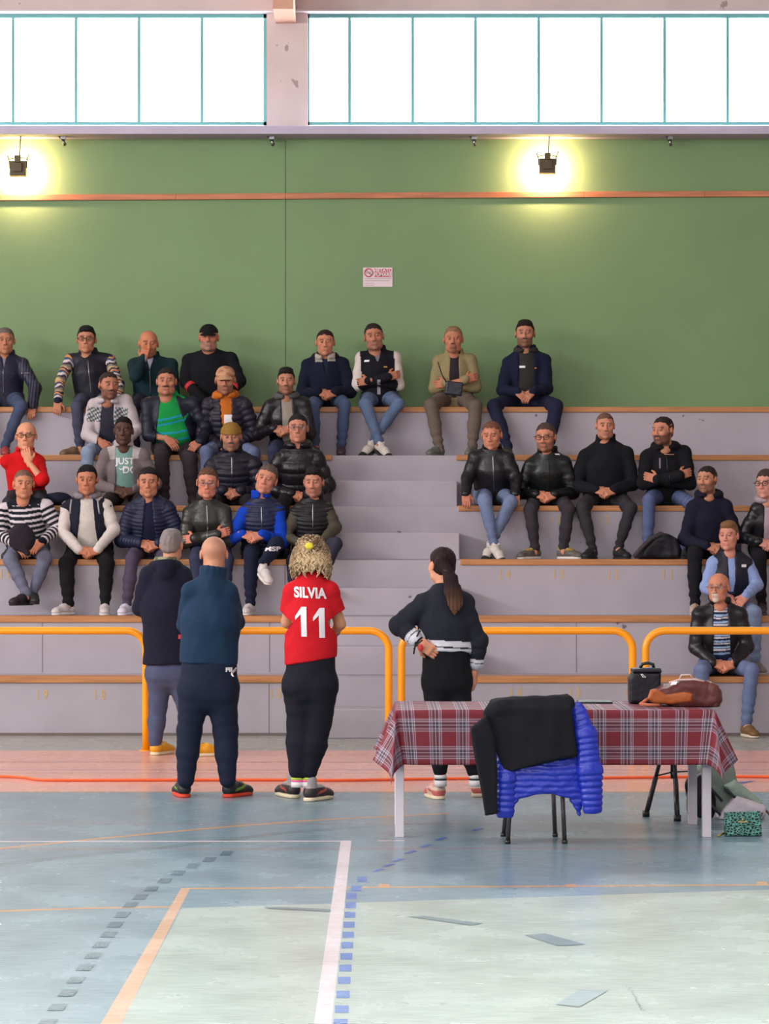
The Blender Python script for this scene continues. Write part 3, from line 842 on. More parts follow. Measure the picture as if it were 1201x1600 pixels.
# dashes beside the white line, then curving away
for y in (1374, 1388.5, 1400, 1414.5, 1429.5, 1445, 1461, 1477, 1494.5, 1512.5, 1532, 1554, 1577, 1598):
    x = 597-(597-548)*(y-845)/(1413-845)
    if y < 1400: x += (1400-y)*.55
    h = (y-845)*.0075+.2; w = (y-845)*.0145
    fpoly([(x-w, y-h), (x+w, y-h), (x+w*.98, y+h), (x-w*1.02, y+h)], 9)
for x, y in ((590, 1360), (606, 1352), (621, 1344), (640, 1331.5), (663, 1322), (688, 1311), (745, 1296)):
    fpoly([(x-10, y+2), (x+4, y-2.5), (x+12, y-2), (x-2, y+2.5)], 9)
for x, y in ((354, 1333.5), (327, 1343), (301, 1353), (278, 1364.5), (257, 1376.5), (237, 1388.5), (219, 1402), (204, 1414), (191, 1429.5), (180, 1445), (170, 1460.5), (158, 1476.5), (146, 1493.5), (133, 1512), (119, 1531.5), (106, 1552), (90, 1574), (74, 1598)):
    h = (y-845)*.0072; w = (y-845)*.0175; sk = w*.35
    fpoly([(x-w+sk, y-h), (x+w+sk, y-h), (x+w-sk, y+h), (x-w-sk, y+h)], 10)
for P_ in ([(412, 1417), (425, 1417), (517, 1421), (515, 1425), (418, 1420)], [(637, 1432.5), (662, 1431.5), (755, 1443), (735, 1446.5)], [(819, 1461.5), (851, 1459), (914, 1476), (871, 1478.5)]): fpoly(P_, 8)
M_DULL = floor_mat('worn_mark', (134, 152, 156), .1); FM.append(M_DULL)
fpoly([(868, 1570), (905, 1547), (950, 1548), (905, 1574)], 13)
rs = random.Random(4)
for i in range(26):
    x = 978+i*.95+rs.uniform(-2, 2); y = 1541+i*1.5; fpoly([(x, y), (x+rs.uniform(2, 6), y+.5), (x+rs.uniform(1, 5), y+1.4)], 8)
fpoly([(1147, 1223), (1165, 1221.2), (1180, 1220.5), (1160, 1224.5)], 9)
floor = struct('floor', fm, FM)

# ---- walls with window openings, columns, beams
CZ = 9.6                        # ceiling height
GZ0, GZ1 = zat(192.5, 27.6), zat(24, 27.6)
def strip_wall(name, horiz, pos, lo, hi, z0, z1, mat, openings, thick=.25, top=CZ):
    mb = MB()
    def bx(a, b, za, zb):
        if horiz: mb.box((a, pos, za), (b, pos+thick, zb))
        else: mb.box((pos, a, za), (pos+thick, b, zb))
    bx(lo, hi, 0, z0); bx(lo, hi, z1, top)
    e = lo
    for a, b in openings: bx(e, a, z0, z1); e = b
    bx(e, hi, z0, z1)
    return struct(name, mb, mat)
wl0, wl1, wr0, wr1 = xat(-560, 27.6), xat(417, 27.6), xat(481, 27.6), xat(1520, 27.6)
mb = MB(); mb.box((-14, WY, 0), (xat(446, WY)-.004, WY+.3, SB+.02)); mb.box((xat(446, WY)+.004, WY, 0), (14, WY+.3, SB+.02)); mb.box((xat(446, WY)-.01, WY+.012, 0), (xat(446, WY)+.01, WY+.3, SB))
struct('wall_back', mb, M_GREEN)
mb = MB(); mb.box((-14, WY-.02, zat(15, WY-.02)), (14, WY+.55, CZ)); struct('trim_1', mb, M_PLASTER)
lip = MB(); lip.box((-14, WY-.05, zat(17.5, WY-.05)), (14, WY+.3, zat(14.5, WY-.05))); struct('trim_2', lip, new_mat('pale_lip', (205, 190, 196), rough=.8))
for i, (a, b) in enumerate(((-14, wl0), (wl1, wr0), (wr1, 14))):
    mb = MB(); mb.box((a, WY+.05, SB), (b, WY+.55, GZ1+.3)); struct('wall_pillar' if i == 1 else ('wall_left_end' if i == 0 else 'wall_right_end'), mb, M_PLASTER)
mb = MB(); mb.box((xat(427, 26.9), 26.75, zat(14, 26.75)), (xat(459, 26.9), WY+.1, CZ)); struct('trim_3', mb, new_mat('beam_plaster', (206, 158, 134), rough=.8, noise=.05))
# sill slab
M_SILLTOP = M_SILL
mb = MB(); mb.box((-14, WY-.33, SB), (14, WY+.55, zat(201, WY-.33))); mb.box((-14, WY-.28, SB+.05), (14, WY+.55, zat(196.5, WY-.28))); struct('trim_4', mb, M_SILL, bevel=.004)
# window frames and panes
M_GLASS = bpy.data.materials.new('window_glass'); M_GLASS.use_nodes = True
nt = M_GLASS.node_tree; nt.nodes.clear()
o_ = nt.nodes.new('ShaderNodeOutputMaterial'); t_ = nt.nodes.new('ShaderNodeBsdfTransparent'); t_.inputs[0].default_value = (.93, .97, .96, 1)
g_ = nt.nodes.new('ShaderNodeBsdfGlossy'); g_.inputs['Roughness'].default_value = .05; m_ = nt.nodes.new('ShaderNodeMixShader'); m_.inputs[0].default_value = .05
nt.links.new(t_.outputs[0], m_.inputs[1]); nt.links.new(g_.outputs[0], m_.inputs[2]); nt.links.new(m_.outputs[0], o_.inputs[0])
def window(n, a, b, bars, Y):
    mb = MB(); f = .045
    z0, z1 = zat(195, Y), zat(18, Y)
    mb.box((a, Y, z0), (b, Y+.06, zat(190.5, Y))); mb.box((a, Y, zat(28, Y)), (b, Y+.06, z1))
    mb.box((a, Y, z0), (a+.028, Y+.06, z1)); mb.box((b-.028, Y, z0), (b, Y+.06, z1))
    for x in bars: mb.box((x-.014, Y+.004, z0), (x+.014, Y+.03, z1))
    o = struct('window_%d' % n, mb, M_TEAL)
    g = MB(); g.box((a, Y+.028, z0), (b, Y+.033, z1)); g.build('pane', M_GLASS, o)
window(1, xat(-560, WY+.1), xat(416, WY+.1), [xat(20.5-98.6*i, WY+.1) for i in range(1, 6)]+[xat(20.5+98.3*i, WY+.1) for i in range(4)], WY+.1)
window(2, xat(479, WY+.1), xat(1520, WY+.1), [xat(546+98.4*i, WY+.1) for i in range(10)], WY+.1)
# other walls and ceiling of the hall
strip_wall('wall_front', True, -8.25, -14, 14, 5.3, 7.5, M_PLASTER, [(-12, 6)])
strip_wall('wall_left', False, -14.25, -8, 28, 5.3, 7.5, M_PLASTER, [(0, 22)])
mb = MB(); mb.box((14, -8, 0), (14.25, 28, CZ)); struct('wall_right', mb, M_PLASTER)
mb = MB(); mb.box((-14, -8, CZ), (14, 7.4, CZ+.2)); mb.box((-14, 10.6, CZ), (14, 28, CZ+.2)); mb.box((-14, 7.4, CZ), (-7, 10.6, CZ+.2)); mb.box((7, 7.4, CZ), (14, 10.6, CZ+.2)); struct('ceiling', mb, M_PLASTER)  # middle left open for the added overhead fill

# ---- wooden rail along the wall
mb = MB()
za, zb = zat(312.5, WY-.03), zat(301.5, WY-.03)
segs = [(-300, 310), (0, 309.3), (275, 308), (446, 307), (660, 305.5), (912, 304.3), (1100, 303.6), (1500, 302.5)]
for (x0, y0), (x1, y1) in zip(segs[:-1], segs[1:]): mb.bar((xat(x0, WY-.015)+.001, WY-.018, zat(y0, WY)), (xat(x1, WY-.015)-.001, WY-.018, zat(y1, WY)), .035, .058)
tag(mb.build('wall_rail', M_RAILWOOD, bevel=.003), 'thin wooden batten running along the green wall below the floodlights', 'rail')
# brackets below the sill
br = None
for x, y, lab in ((97, 214, 'small metal bracket under the sill, right of the left floodlight'), (423, 216, 'small metal bracket under the sill beside the wall joint'), (739, 215, 'small metal bracket under the sill, left of the right floodlight'), (1045, 213, 'small metal bracket under the sill near the right edge')):
    X = xat(x, WY-.15); o = empty('sill_bracket', (X, WY-.15, SB), lab, 'bracket', 'brackets under the sill')
    mb = MB(); mb.box((X-.02, WY-.18, SB-.03), (X+.035, WY-.10, SB)); mb.bar((X-.035, WY-.2, SB), (X+.03, WY-.08, SB-.07), .015, .02); mb.build('plate', M_METAL, o)
    mb = MB(); mb.tube([(X+.01, WY-.14, SB-.03), (X+.02, WY-.12, SB-.09)], .016, 8); mb.build('bolt', M_METAL, o, smooth=True)

# ---- two floodlights hanging from the sill, turned to the wall
M_LAMPBODY = new_mat('lamp_housing', (84, 72, 52), rough=.5, metal=.3)
M_LAMPON = new_mat('lamp_glass', (255, 240, 170), emit=((255, 236, 120), 30))
def flood(px, py, ty, lab, tilt):
    Y = WY-.24; c = at(px, py, Y); X, Z = c[0], c[2]
    o = empty('floodlight', (X, Y, Z), lab, 'lamp', 'floodlights under the sill')
    h = .082
    mb = MB(); mb.add([(X-h, Y-.03, Z-h), (X+h, Y-.03, Z-h), (X+h, Y-.03, Z+h*.8), (X-h, Y-.03, Z+h*.8), (X-h*1.05, Y+.05, Z-h*1.1), (X+h*1.05, Y+.05, Z-h*1.1), (X+h*1.05, Y+.05, Z+h*.9), (X-h*1.05, Y+.05, Z+h*.9)],
                      [(0, 1, 2, 3), (0, 4, 5, 1), (1, 5, 6, 2), (2, 6, 7, 3), (3, 7, 4, 0)])
    mb.box((X-.045, Y-.055, Z-.045), (X+.045, Y-.03, Z+.045)); mb.box((X-.03, Y-.045, Z+.05), (X+.03, Y+.0, Z+.12))
    mb.build('housing', M_LAMPBODY, o, bevel=.004)
    mb = MB(); mb.quad((X-h*.8, Y+.045, Z-h*.8), (X-h*.8, Y+.045, Z+h*.6), (X+h*.8, Y+.045, Z+h*.6), (X+h*.8, Y+.045, Z-h*.8)); mb.build('lens', M_LAMPON, o)
    mb = MB(); mb.tube([(X-.11, Y+.02, Z+.13), (X-.09, Y+.02, Z+.07), (X-.088, Y+.02, Z+.0)], .006, 6); mb.tube([(X+.11, Y+.02, Z+.14), (X+.09, Y+.02, Z+.08), (X+.088, Y+.02, Z+.0)], .006, 6)
    mb.tube([(X-.09, Y+.02, Z+.09), (X, Y+.02, Z+.11), (X+.09, Y+.02, Z+.09)], .006, 6); mb.build('yoke', M_LAMPBODY, o, smooth=True)
    mb = MB(); mb.tube([(X+.01, Y+.02, Z+.10), (X+.015, Y+.04, Z+.2), (X+.02, Y+.06, SB)], .006, 6); mb.build('cable', M_PLASTIC, o, smooth=True)
    d = bpy.data.lights.new('floodlight_glow', 'AREA'); d.shape = 'RECTANGLE'; d.size = .13; d.size_y = .1; d.energy = 46; d.color = (1, .56, .36)
    l = bpy.data.objects.new('glow', d); COL.objects.link(l); l.parent = o; l.location = (0, .06, 0); l.rotation_euler = (-R90-.12, 0, 0)
    l.rotation_euler = (math.radians(90-12), 0, math.pi) if False else (math.radians(90-8), 0, 0)
    # an area lamp shines along its -Z: with this turn it faces the wall (+Y), slightly down
flood(28, 262, 0, 'glowing floodlight under the sill at the left edge of the hall', 0)
flood(855, 258, 0, 'glowing floodlight under the sill on the right, above the wooden batten', 0)

# ---- no-smoking sign
so = empty('no_smoking_sign', tuple(at(590, 433, WY-.006)), 'small white and red no-smoking notice on the green wall', 'sign')
def sgn(x0, y0, x1, y1, dy, name, mat, parent=so, bevel=0):
    Y = WY-dy; mb = MB(); a = at(x0, y1, Y); b = at(x1, y0, Y); mb.box((a[0], Y, a[2]), (b[0], Y+.004, b[2])); return mb.build(name, mat, parent)
sgn(567, 418, 613, 448, .008, 'board', new_mat('sign_board', (222, 204, 208), rough=.5))
MRED = new_mat('sign_red', (196, 92, 104), rough=.5)
sgn(584.5, 419.5, 611, 425.3, .011, 'red_panel', MRED); sgn(584.5, 426, 611, 433, .011, 'red_panel', MRED)
for txt, yy in (('VIETATO', 422.4), ('FUMARE', 429.4)):
    W, Fc = text_mesh(txt, .048, (1, 0, 0), (0, 0, 1), at(598, yy, WY-.014), bold=.0008); letters('letter', W, Fc, M_PRINT, so)
c = at(575.5, 426, WY-.013); mb = MB(); rr = 6.2/F*WY
mb.tube([c+np.array([rr*math.cos(a), 0, rr*math.sin(a)]) for a in np.linspace(0, 2*math.pi, 25)[:-1]], .006, 6, closed=True); mb.bar(c+np.array([-rr*.7, 0, rr*.7]), c+np.array([rr*.7, 0, -rr*.7]), .004, .009, up=(0, 1, 0)); mb.build('ban_ring', MRED, so, smooth=True)
mb = MB(); mb.bar(c+np.array([-rr*.6, .003, -rr*.1]), c+np.array([rr*.6, .003, -rr*.1]), .003, .007, up=(0, 1, 0)); mb.bar(c+np.array([rr*.3, .003, 0]), c+np.array([rr*.45, .003, rr*.4]), .003, .004, up=(0, 1, 0)); mb.build('cigarette', M_PLASTIC, so)
mb = MB()
for yy, x1 in ((435.5, 611), (438.5, 608), (442.5, 584), (445.5, 585)):
    a = at(569, yy+.25, WY-.010); b = at(x1, yy-.25, WY-.010); mb.box((a[0], WY-.010, a[2]), (b[0], WY-.004, b[2]))
mb.build('small_print', new_mat('grey_print', (150, 134, 146)), so)

# ---- grandstand
gs = empty('grandstand', (0, 23.13, 0), 'grey concrete terraced grandstand with wooden bench edges and a central stair', 'grandstand')
SX0, SX1 = -.485, .715
for k in range(1, 7): mb = MB(); mb.box((-13.99, tierY(k), .5*(k-1)), (13.99, WY-.002, .5*k)); mb.build('tier', M_CONC, gs)
for k in range(1, 7):
    yk = tierY(k)
    rng = [(-13.99, 13.99)] if k == 6 else [(-13.99, SX0), (SX1, 13.99)]
    for a, b in rng:
        mb = MB(); mb.box((a, yk-.018, .5*k-.047), (b, yk+.30, .5*k+.006)); mb.build('bench_board', M_WOOD, gs, bevel=.006)
for k in range(0, 5):
    x0 = SX0 if k != 0 else -.50
    mb = MB(); mb.box((SX0, tierY(k+1)-.36, .5*k), (SX1, tierY(k+1), .5*k+.25)); mb.build('step_block', M_CONC, gs, bevel=.008)
for n, x, y, k in (('19', 65, 1086, 1), ('18', 155, 1086, 1), ('15', 430, 1084, 1), ('14', 805, 1083, 1), ('13', 897, 1083, 1), ('12', 985, 1083, 1), ('14', 788, 898, 3), ('13', 872, 898, 3), ('12', 957, 898, 3), ('11', 1043, 898, 3), ('13', 868, 813, 4), ('12', 943, 812, 4), ('19', 8, 898, 3)):
    Y = tierY(k)-.003
    W, Fc = text_mesh(n, .115 if k != 4 else .10, (1, 0, 0), (0, 0, 1), at(x, y, Y), spacing=1.9, bold=.002, sx=.62)
    letters('seat_number', W, Fc, M_NUM, gs)
# panel joints on the lowest and second risers
M_JOINT = new_mat('joint_grey', (120, 110, 118), rough=.9)  # darker grey of the joint lines themselves
for x, k in ((420, 1), (66, 2), (421, 2), (445, 3), (900, 2)):
    X = xat(x, tierY(k)); mb = MB(); mb.box((X-.003, tierY(k)-.002, .5*(k-1)+.01), (X+.003, tierY(k)+.01, .5*k-.05)); mb.build('panel_joint', M_JOINT, gs)
# skirting gap at the foot
mb = MB(); mb.box((-14, 23.10, 0), (SX0, 23.14, .022)); mb.box((SX1, 23.10, 0), (14, 23.14, .022)); b_ = mb.build('baseboard_back', new_mat('skirting_dark', (112, 100, 96), rough=.8)); b_['kind'] = 'structure'

# ---- yellow railings
YR = FY(1173)+.02
def railing(x0, x1, lab):
    z1 = zat(985.5, YR); r = .0305; R_ = .155
    a, b = xat(x0, YR), xat(x1, YR); cx = (a+b)/2
    o = empty('safety_railing', (cx, YR, 0), lab, 'railing', 'yellow tube railings in front of the grandstand')
    def arc(cx, cz, a0, a1): return [(cx+R_*math.cos(t), YR, cz+R_*math.sin(t)) for t in np.linspace(a0, a1, 12)]
    pts = [(a, YR, 0), (a, YR, .3)]+arc(a+R_, z1-R_, math.pi, math.pi/2)+arc(b-R_, z1-R_, math.pi/2, 0)+[(b, YR, .3), (b, YR, 0)]
    mb = MB(); mb.tube(pts, r, 20); mb.build('tube_frame', M_YELLOW, o, smooth=True)
    for X in (a, b): mb = MB(); mb.tube([(X, YR, 0), (X, YR, .008)], .05, 20); mb.build('foot_plate', M_YELLOW, o)
railing(-131, 228, 'yellow tube railing at the left edge, in front of the grandstand')
railing(248, 607, 'yellow tube railing behind the red jersey player')
railing(627, 988, 'yellow tube railing behind the woman with the ponytail')
railing(1008, 1368, 'yellow tube railing at the right edge, in front of the bald man')
# ---- orange cable lying across the floor
pts = [(-60, 1215.5), (0, 1215.6), (35, 1217), (60, 1220.5), (110, 1221.5), (300, 1221), (460, 1221), (540, 1221.5), (700, 1219), (860, 1218.2), (1000, 1217), (1130, 1215.5), (1260, 1217)]
mb = MB(); mb.tube([np.array(G(x, y, .011)) for x, y in smooth_pts(pts, 6)], .010, 8)
tag(mb.build('floor_cable', new_mat('orange_rubber', (236, 92, 30), rough=.5), smooth=True), 'long orange cable lying across the terracotta strip of floor', 'cable')
# ------------------------------------------------------------------ the people on the grandstand
BLK = (17, 17, 21); NAVY = (20, 24, 42)
def stripes(col, m, a, b, per, duty, V): k = (np.mod(V/per, 1) < duty) & m; col[k] = lin(b)
def K(n, c, **k): return dict(n=n, c=c, **k)
def knit_pattern(col, L):
    arm = L['bi'] > 0
    pal = [(196, 138, 84), (60, 72, 110), (200, 190, 190), (70, 50, 66), (120, 124, 110), (196, 160, 120), (44, 50, 78)]
    idx = (np.floor(L['t']/.022+.5*np.sin(L['V'][:, 1]*60+L['V'][:, 0]*50)).astype(int)) % 7
    for i, p in enumerate(pal): col[arm & (idx == i)] = lin(p)
    col[arm & (L['t'] > .52)] = lin((24, 28, 50))
def breton(col, L):
    t = np.where(L['bi'] == 0, L['t'], L['t']+.012)
    stripes(col, L['t'] > -1, None, (206, 198, 204), .048, .42, t); col[(L['bi'] > 0) & (L['t'] > .50)] = lin((16, 22, 34)); col[(L['bi'] == 0) & (L['z'] > .93)] = lin((20, 24, 34))
def polo_blue(col, L):
    for z in (.22, .36, .54, .64): col[(np.abs(L['x']) < .19) & (np.abs(L['z']-z-.25*L['x']*(z > .5)) < .016)] = lin((30, 140, 176))
def hood_yoke(col, L):
    m = (L['bi'] < 5) & (L['z'] > .60) & (L['z'] < .90) & (np.abs(L['x']) > .06) & (np.abs(L['x']) < .2) & (np.sin(L['x']*150)*np.sin(L['z']*70+L['x']*60) > -.1) & (L['y'] > 0) & (L['bi'] != 2) & (L['bi'] != 4)
    col[m] = lin((64, 82, 84))
def tri_arm(col, L):
    for a, b, c in ((.16, .19, (0, 110, 70)), (.19, .215, (220, 215, 215)), (.215, .245, (190, 40, 50))): col[(L['bi'] == 3) & (L['t'] > a) & (L['t'] < b)] = lin(c)
    col[(L['bi'] == 0) & (L['z'] > .80)] = lin((176, 168, 168))
def pale_hood(col, L): col[(L['z'] > .90) & (L['y'] > .02) & (np.abs(L['x']) < .10)] = lin((170, 160, 150))
def white_sleeve(col, L):
    col[(L['bi'] > 0) & (L['t'] < .42) & (L['V'][:, 2] > -9) & ((L['bi'] == 1) | (L['bi'] == 3)) & (np.abs(L['x']) > .17)] = lin((206, 196, 190))
def collar_white(col, L): col[(L['bi'] == 0) & (L['y'] > .03) & (np.abs(np.abs(L['x'])-(L['z']-.70)*.25) < .010) & (L['z'] > .70)] = lin((200, 200, 205))
def side_stripes(col, L): col[(L['bi'] >= 3) & (np.mod((L['V'][:, 0]-L['H'][0])*34, 1) < .28)] = lin((70, 70, 84))
def get(root, nm):
    for o in root.children_recursive:
        if o.name.split('.')[0] == nm: return o
def print_on(root, target, txt, size, pos, mat=M_PRINT, direction=(0, 1, 0), part='letter', xd=(1, 0, 0), zd=(0, 0, 1), sx=1.0, bold=0, spacing=1.0, step=.02):
    W, Fc = text_mesh(txt, size, xd, zd, pos, sx=sx, bold=bold, spacing=spacing)
    letters(part, W, Fc, mat, root, fn=lambda n, V, F2: decal(n, V, F2, target, direction, mat, target, step=step))
def patch_on(root, target, w, h, pos, mat, direction=(0, 1, 0), part='emblem', lean=0, sub=6):
    xs = np.linspace(-.5, .5, sub+1); W = np.array([[pos[0]+x*w+z*h*lean, pos[1], pos[2]+z*h] for z in xs for x in xs]); n = sub+1
    Fc = [(j*n+i, j*n+i+1, (j+1)*n+i+1, (j+1)*n+i) for j in range(sub) for i in range(sub)]
    return decal(part, W, Fc, target, direction, mat, target, step=9)
def flat_mat(name, c, **k): return new_mat(name, c, rough=k.pop('rough', .7), **k)
def headwear(kind, c, R, s, col, parent, col2=None):
    g = lambda x, y, z: c+R@(np.array([x, y, z])*s); fd = Field()
    if kind == 'beanie':
        fd.ell(g(0, -.012, .050), np.array([.086, .106, .084])*s, R); fd.cut(g(0, 0, .040), R[:, 2]+R[:, 1]*.10)
        V, Q = fd.mesh(.006); N = normals(V, Q); l = (V-c)@R/s; V = V+N*(np.sin(np.arctan2(l[:, 0], l[:, 1])*34)*.0015+np.where(l[:, 2] < .068, .004, 0)+.002*np.sin(l[:, 2]*180))[:, None]
        mesh_obj('beanie', V, Q, M_KNIT, parent, color=lin(col))
    else:
        fd.ell(g(0, -.012, .045), np.array([.086, .106, .084])*s, R); fd.cut(g(0, 0, .048), R[:, 2])
        V, Q = fd.mesh(.006); V = V+normals(V, Q)*(folds(V, 3, 60, 4)*.001)[:, None]
        cc = np.tile(lin(col), (len(V), 1))
        if col2: cc[folds(V, 9, 70, 4) > .25] = lin(col2)
        o = mesh_obj('cap', V, Q, M_KNIT, parent, color=cc)
        fb = Field(); L = .075 if kind == 'cap' else .045
        fb.ell(g(0, .080, .050), np.array([.072, L, .010])*s, R); fb.cut(g(0, .07, 0), R[:, 1])
        V, Q = fb.mesh(.005); l = (V-c)@R/s; V = V-R[:, 2]*((l[:, 0]**2)*4.0+(l[:, 1]-.07)*.25)[:, None]*s
        mesh_obj('peak', V, Q, M_KNIT, o, color=lin(col))
def hooded(c1, g=.02, hood=.8, **k): return K('hoodie', c1, g=g, hood=hood, **k)

# top row, feet on the fifth step
def p1(root, J, c, R, s):
    o = get(root, 'jacket'); patch_on(root, o, .09, .007, at(20, 574, 26), M_METAL, part='pocket_zip')
seated('man at the left photo edge in dark navy zip jacket and blue jeans', 6, (8, 513, 554), ((-27, 555), (44, 556)), ((-30, 637), (32, 634)), ((-25, 690), (8, 693)), ((-26, 640), (51, 648)), 'bench',
       hair=('short', (104, 96, 92)), skin=(178, 122, 92), scalp=.3, yaw=8, layers=[K('sweater', (120, 120, 130), g=.012), K('jacket', (30, 30, 52), g=.026, m='nylon', collar=1, zip=.95, cf=side_stripes, open=(.02, .002, .7))],
       pants=dict(color=(52, 68, 104)), shoes=((150, 60, 60), (60, 40, 40)), extras=p1)
seated('man in glasses and black quilted vest over multicoloured patterned knit sleeves', 6, (135, 511, 552), ((101, 548), (180, 548)), ((120, 636), (172, 636)), ((125, 690), (160, 690)), ((90, 641), (186, 640)), 'bench', glasses=True,
       hair=('quiff', (30, 27, 30)), skin=(188, 130, 100), el=((94, 596), (186, 600)), fd=(-55, 10), layers=[K('sweater', (120, 100, 100), g=.012, cf=knit_pattern, vox=.0075), K('vest', (18, 20, 34), g=.024, m='nylon', sleeves=0, collar=1, zip=.9, zipm=1)],
       pants=dict(color=(56, 62, 88)), shoes=((112, 84, 62), (150, 140, 130)))
seated('bald man in dark teal jacket holding one hand over his face', 6, (232, 516, 560), ((200, 556), (276, 556)), ((208, 636), (256, 636)), ((212, 690), (250, 690)), ('L', (224, 560), (242, 622)), 'face', el=((212, 588), None),
       hair=('bald', (70, 55, 48)), skin=(192, 124, 92), beard=.25, pitch=10, yaw=8, layers=[K('shirt', (176, 170, 190), g=.006, vneck=.05), K('jacket', (18, 44, 52), g=.024, m='knit', collar=1.1, open=(.035, .003, .72), zip=.7)], pants=dict(color=(34, 38, 56)), shoes=((40, 40, 44), (60, 60, 60)))
def capman(root, J, c, R, s):
    headwear('cap', c, R, s, (16, 16, 20), root)
    j = get(root, 'sweater'); patch_on(root, j, .05, .010, c+R@np.array([0, .1, .095]), M_PRINT, part='cap_logo') if False else None
    for q, t in (('L', -1), ('R', 1)):
        e, w = J['E'+q], J['W'+q]; d = norm(w-e); mb = MB(); mb.tube([e+d*.07, e+d*.115], .060, 16); mb.build('cuff', flat_mat('red_cuff', (190, 38, 44)), root, smooth=True)
seated('broad man in black sweater and black cap with red cuffs, against the green wall', 6, (326, 506, 551), ((286, 549), (370, 546)), ((296, 636), (356, 636)), ((300, 690), (350, 690)), (330, 628, .02), fat=1.22, jowl=.8,
       hair=('cap', (60, 56, 56)), skin=(186, 118, 92), beard=.5, bcol=(130, 116, 108), el=((290, 596), (374, 596)), layers=[K('sweater', (15, 16, 22), g=.026)], pants=dict(color=(26, 28, 38)), shoes=((30, 30, 34), (50, 50, 50)), extras=capman)
seated('man in navy fleece jacket with pale hood lining, hands clasped on his jeans', 6, (508, 516, 556), ((472, 556), (543, 554)), ((489, 634), (538, 632)), ((492, 690), (533, 690)), (510, 615), pitch=6,
       hair=('tight', (48, 34, 34)), skin=(190, 128, 98), layers=[K('sweater', (30, 40, 60), g=.012, collar=.8), K('jacket', (16, 22, 42), g=.030, hood=.85, open=(.03, .004, .62), cf=pale_hood)],
       pants=dict(color=(58, 80, 118)), shoes=((58, 44, 54), (50, 40, 44)), fd=(-6, 0))
def p6(root, J, c, R, s):
    o = get(root, 'track_jacket'); patch_on(root, o, .05, .020, at(572, 554, 26), M_PRINT, lean=.3); patch_on(root, o, .035, .014, at(602, 564, 26), flat_mat('gold_crest', (190, 150, 60)), part='crest')
    patch_on(root, o, .032, .14, at(591.5, 597, 26), flat_mat('grey_lettering', (150, 146, 154)), part='zip_panel')
seated('man in black and white track jacket with arms crossed and white trainers', 6, (584, 505, 549), ((556, 545), (625, 545)), ((571, 632), (622, 631)), ((592, 690, -.30), (583, 688, -.22)), 'x', 'cross', roll=-6, jowl=.6, fat=1.08, beard=.35, bcol=(90, 84, 84),
       hair=('short', (44, 38, 38)), skin=(178, 120, 92), fd=(38, -42), pitchf=(28, 28), layers=[K('shirt', (110, 112, 120), g=.006, sleeves=0), K('track_jacket', (19, 19, 28), g=.018, collar=1, cf=white_sleeve, open=(.035, .004, .80))],
       pants=dict(color=(76, 102, 142)), shoes=((206, 198, 188), (32, 32, 34), 1.0, 0, ('toe', (30, 30, 32))), extras=p6)
seated('goateed man in khaki overshirt with arms crossed and olive trousers', 6, (708, 510, 553), ((677, 550), (744, 548)), ((674, 634), (743, 634)), ((686, 690), (738, 690)), 'x', 'cross', yaw=-4, goatee=.8, bcol=(112, 78, 58),
       hair=('short', (140, 108, 82)), skin=(186, 122, 94), fd=(-32, -14), layers=[K('polo_shirt', (44, 38, 44), g=.008, collar=.8, sleeves=0), K('overshirt', (142, 130, 94), g=.022, collar=1, collar_gap=50, open=(.04, .05, .0), hem=-.04)],
       pants=dict(color=(104, 92, 82), mat='knit', g=.006), shoes=((96, 98, 94), (120, 116, 112)))
def p8(root, J, c, R, s):
    o = get(root, 'hoodie'); patch_on(root, o, .058, .022, at(823, 564, 26), M_PRINT)
    o = get(root, 'jacket'); patch_on(root, o, .04, .012, at(843, 566, 26), flat_mat('orange_tag', (206, 130, 70)))
seated('bearded man in navy jacket over a charcoal hoodie, farthest right on top bench', 6, (820, 501, 544), ((786, 553), (859, 550)), ((772, 634), (869, 634)), ((793, 690), (858, 690)), ((808, 612), (832, 612)), 'each', yaw=-6, beard=.6, bcol=(50, 40, 38),
       hair=('quiff', (38, 30, 28)), skin=(184, 128, 102), layers=[hooded((50, 48, 48), g=.014, hood=.6, sleeves=0), K('jacket', (20, 26, 50), g=.030, collar=.6, open=(.075, .075, .0))], pants=dict(color=(30, 34, 58), mat='knit', g=.006), shoes=((40, 40, 46), (60, 60, 60)), extras=p8)
# fifth bench
def p9(root, J, c, R, s): pass
seated('man in white patterned zip hoodie over a dark shirt and pale jeans', 5, (170, 582, 624), ((138, 618), (205, 612)), ((136, 708), (185, 708)), ((138, 770), (182, 770)), ((158, 690), (196, 692)), 'each', yaw=22, beard=.6, bcol=(44, 36, 34),
       hair=('tight', (54, 44, 42)), skin=(176, 118, 92), layers=[K('t_shirt', (44, 44, 58), g=.012, sleeves=0), K('hoodie', (186, 176, 180), g=.024, hood=.7, open=(.055, .085, .0), cf=hood_yoke)], pants=dict(color=(124, 148, 182)), shoes=((180, 180, 180), (200, 200, 200)))
seated('heavy moustached man in green polo with blue stripes under a navy jacket', 5, (260, 576, 618), ((222, 618), (310, 616)), ((252, 712), (296, 716)), ((256, 770), (301, 770)), ((262, 686), (312, 690)), 'each', fat=1.24, belly=1.6, jowl=.9,
       hair=('short', (40, 34, 34)), skin=(184, 124, 98), beard=.12, moust=.85, bcol=(40, 32, 30), layers=[K('polo_shirt', (16, 138, 62), g=.016, cf=polo_blue, collar=.6, collar_gap=45, sleeves=0, vox=.008), K('jacket', (22, 26, 42), g=.026, m='nylon', open=(.07, .19, .0))], pants=dict(color=(50, 40, 46), mat='denim', g=.012), shoes=((40, 34, 36), (40, 40, 40)))
def p12(root, J, c, R, s):
    headwear('cap', c, R, s, (188, 146, 112), root, (170, 110, 90)); o = get(root, 'hoodie'); patch_on(root, o, .085, .105, at(355, 655, 25.9), M_PRINT)
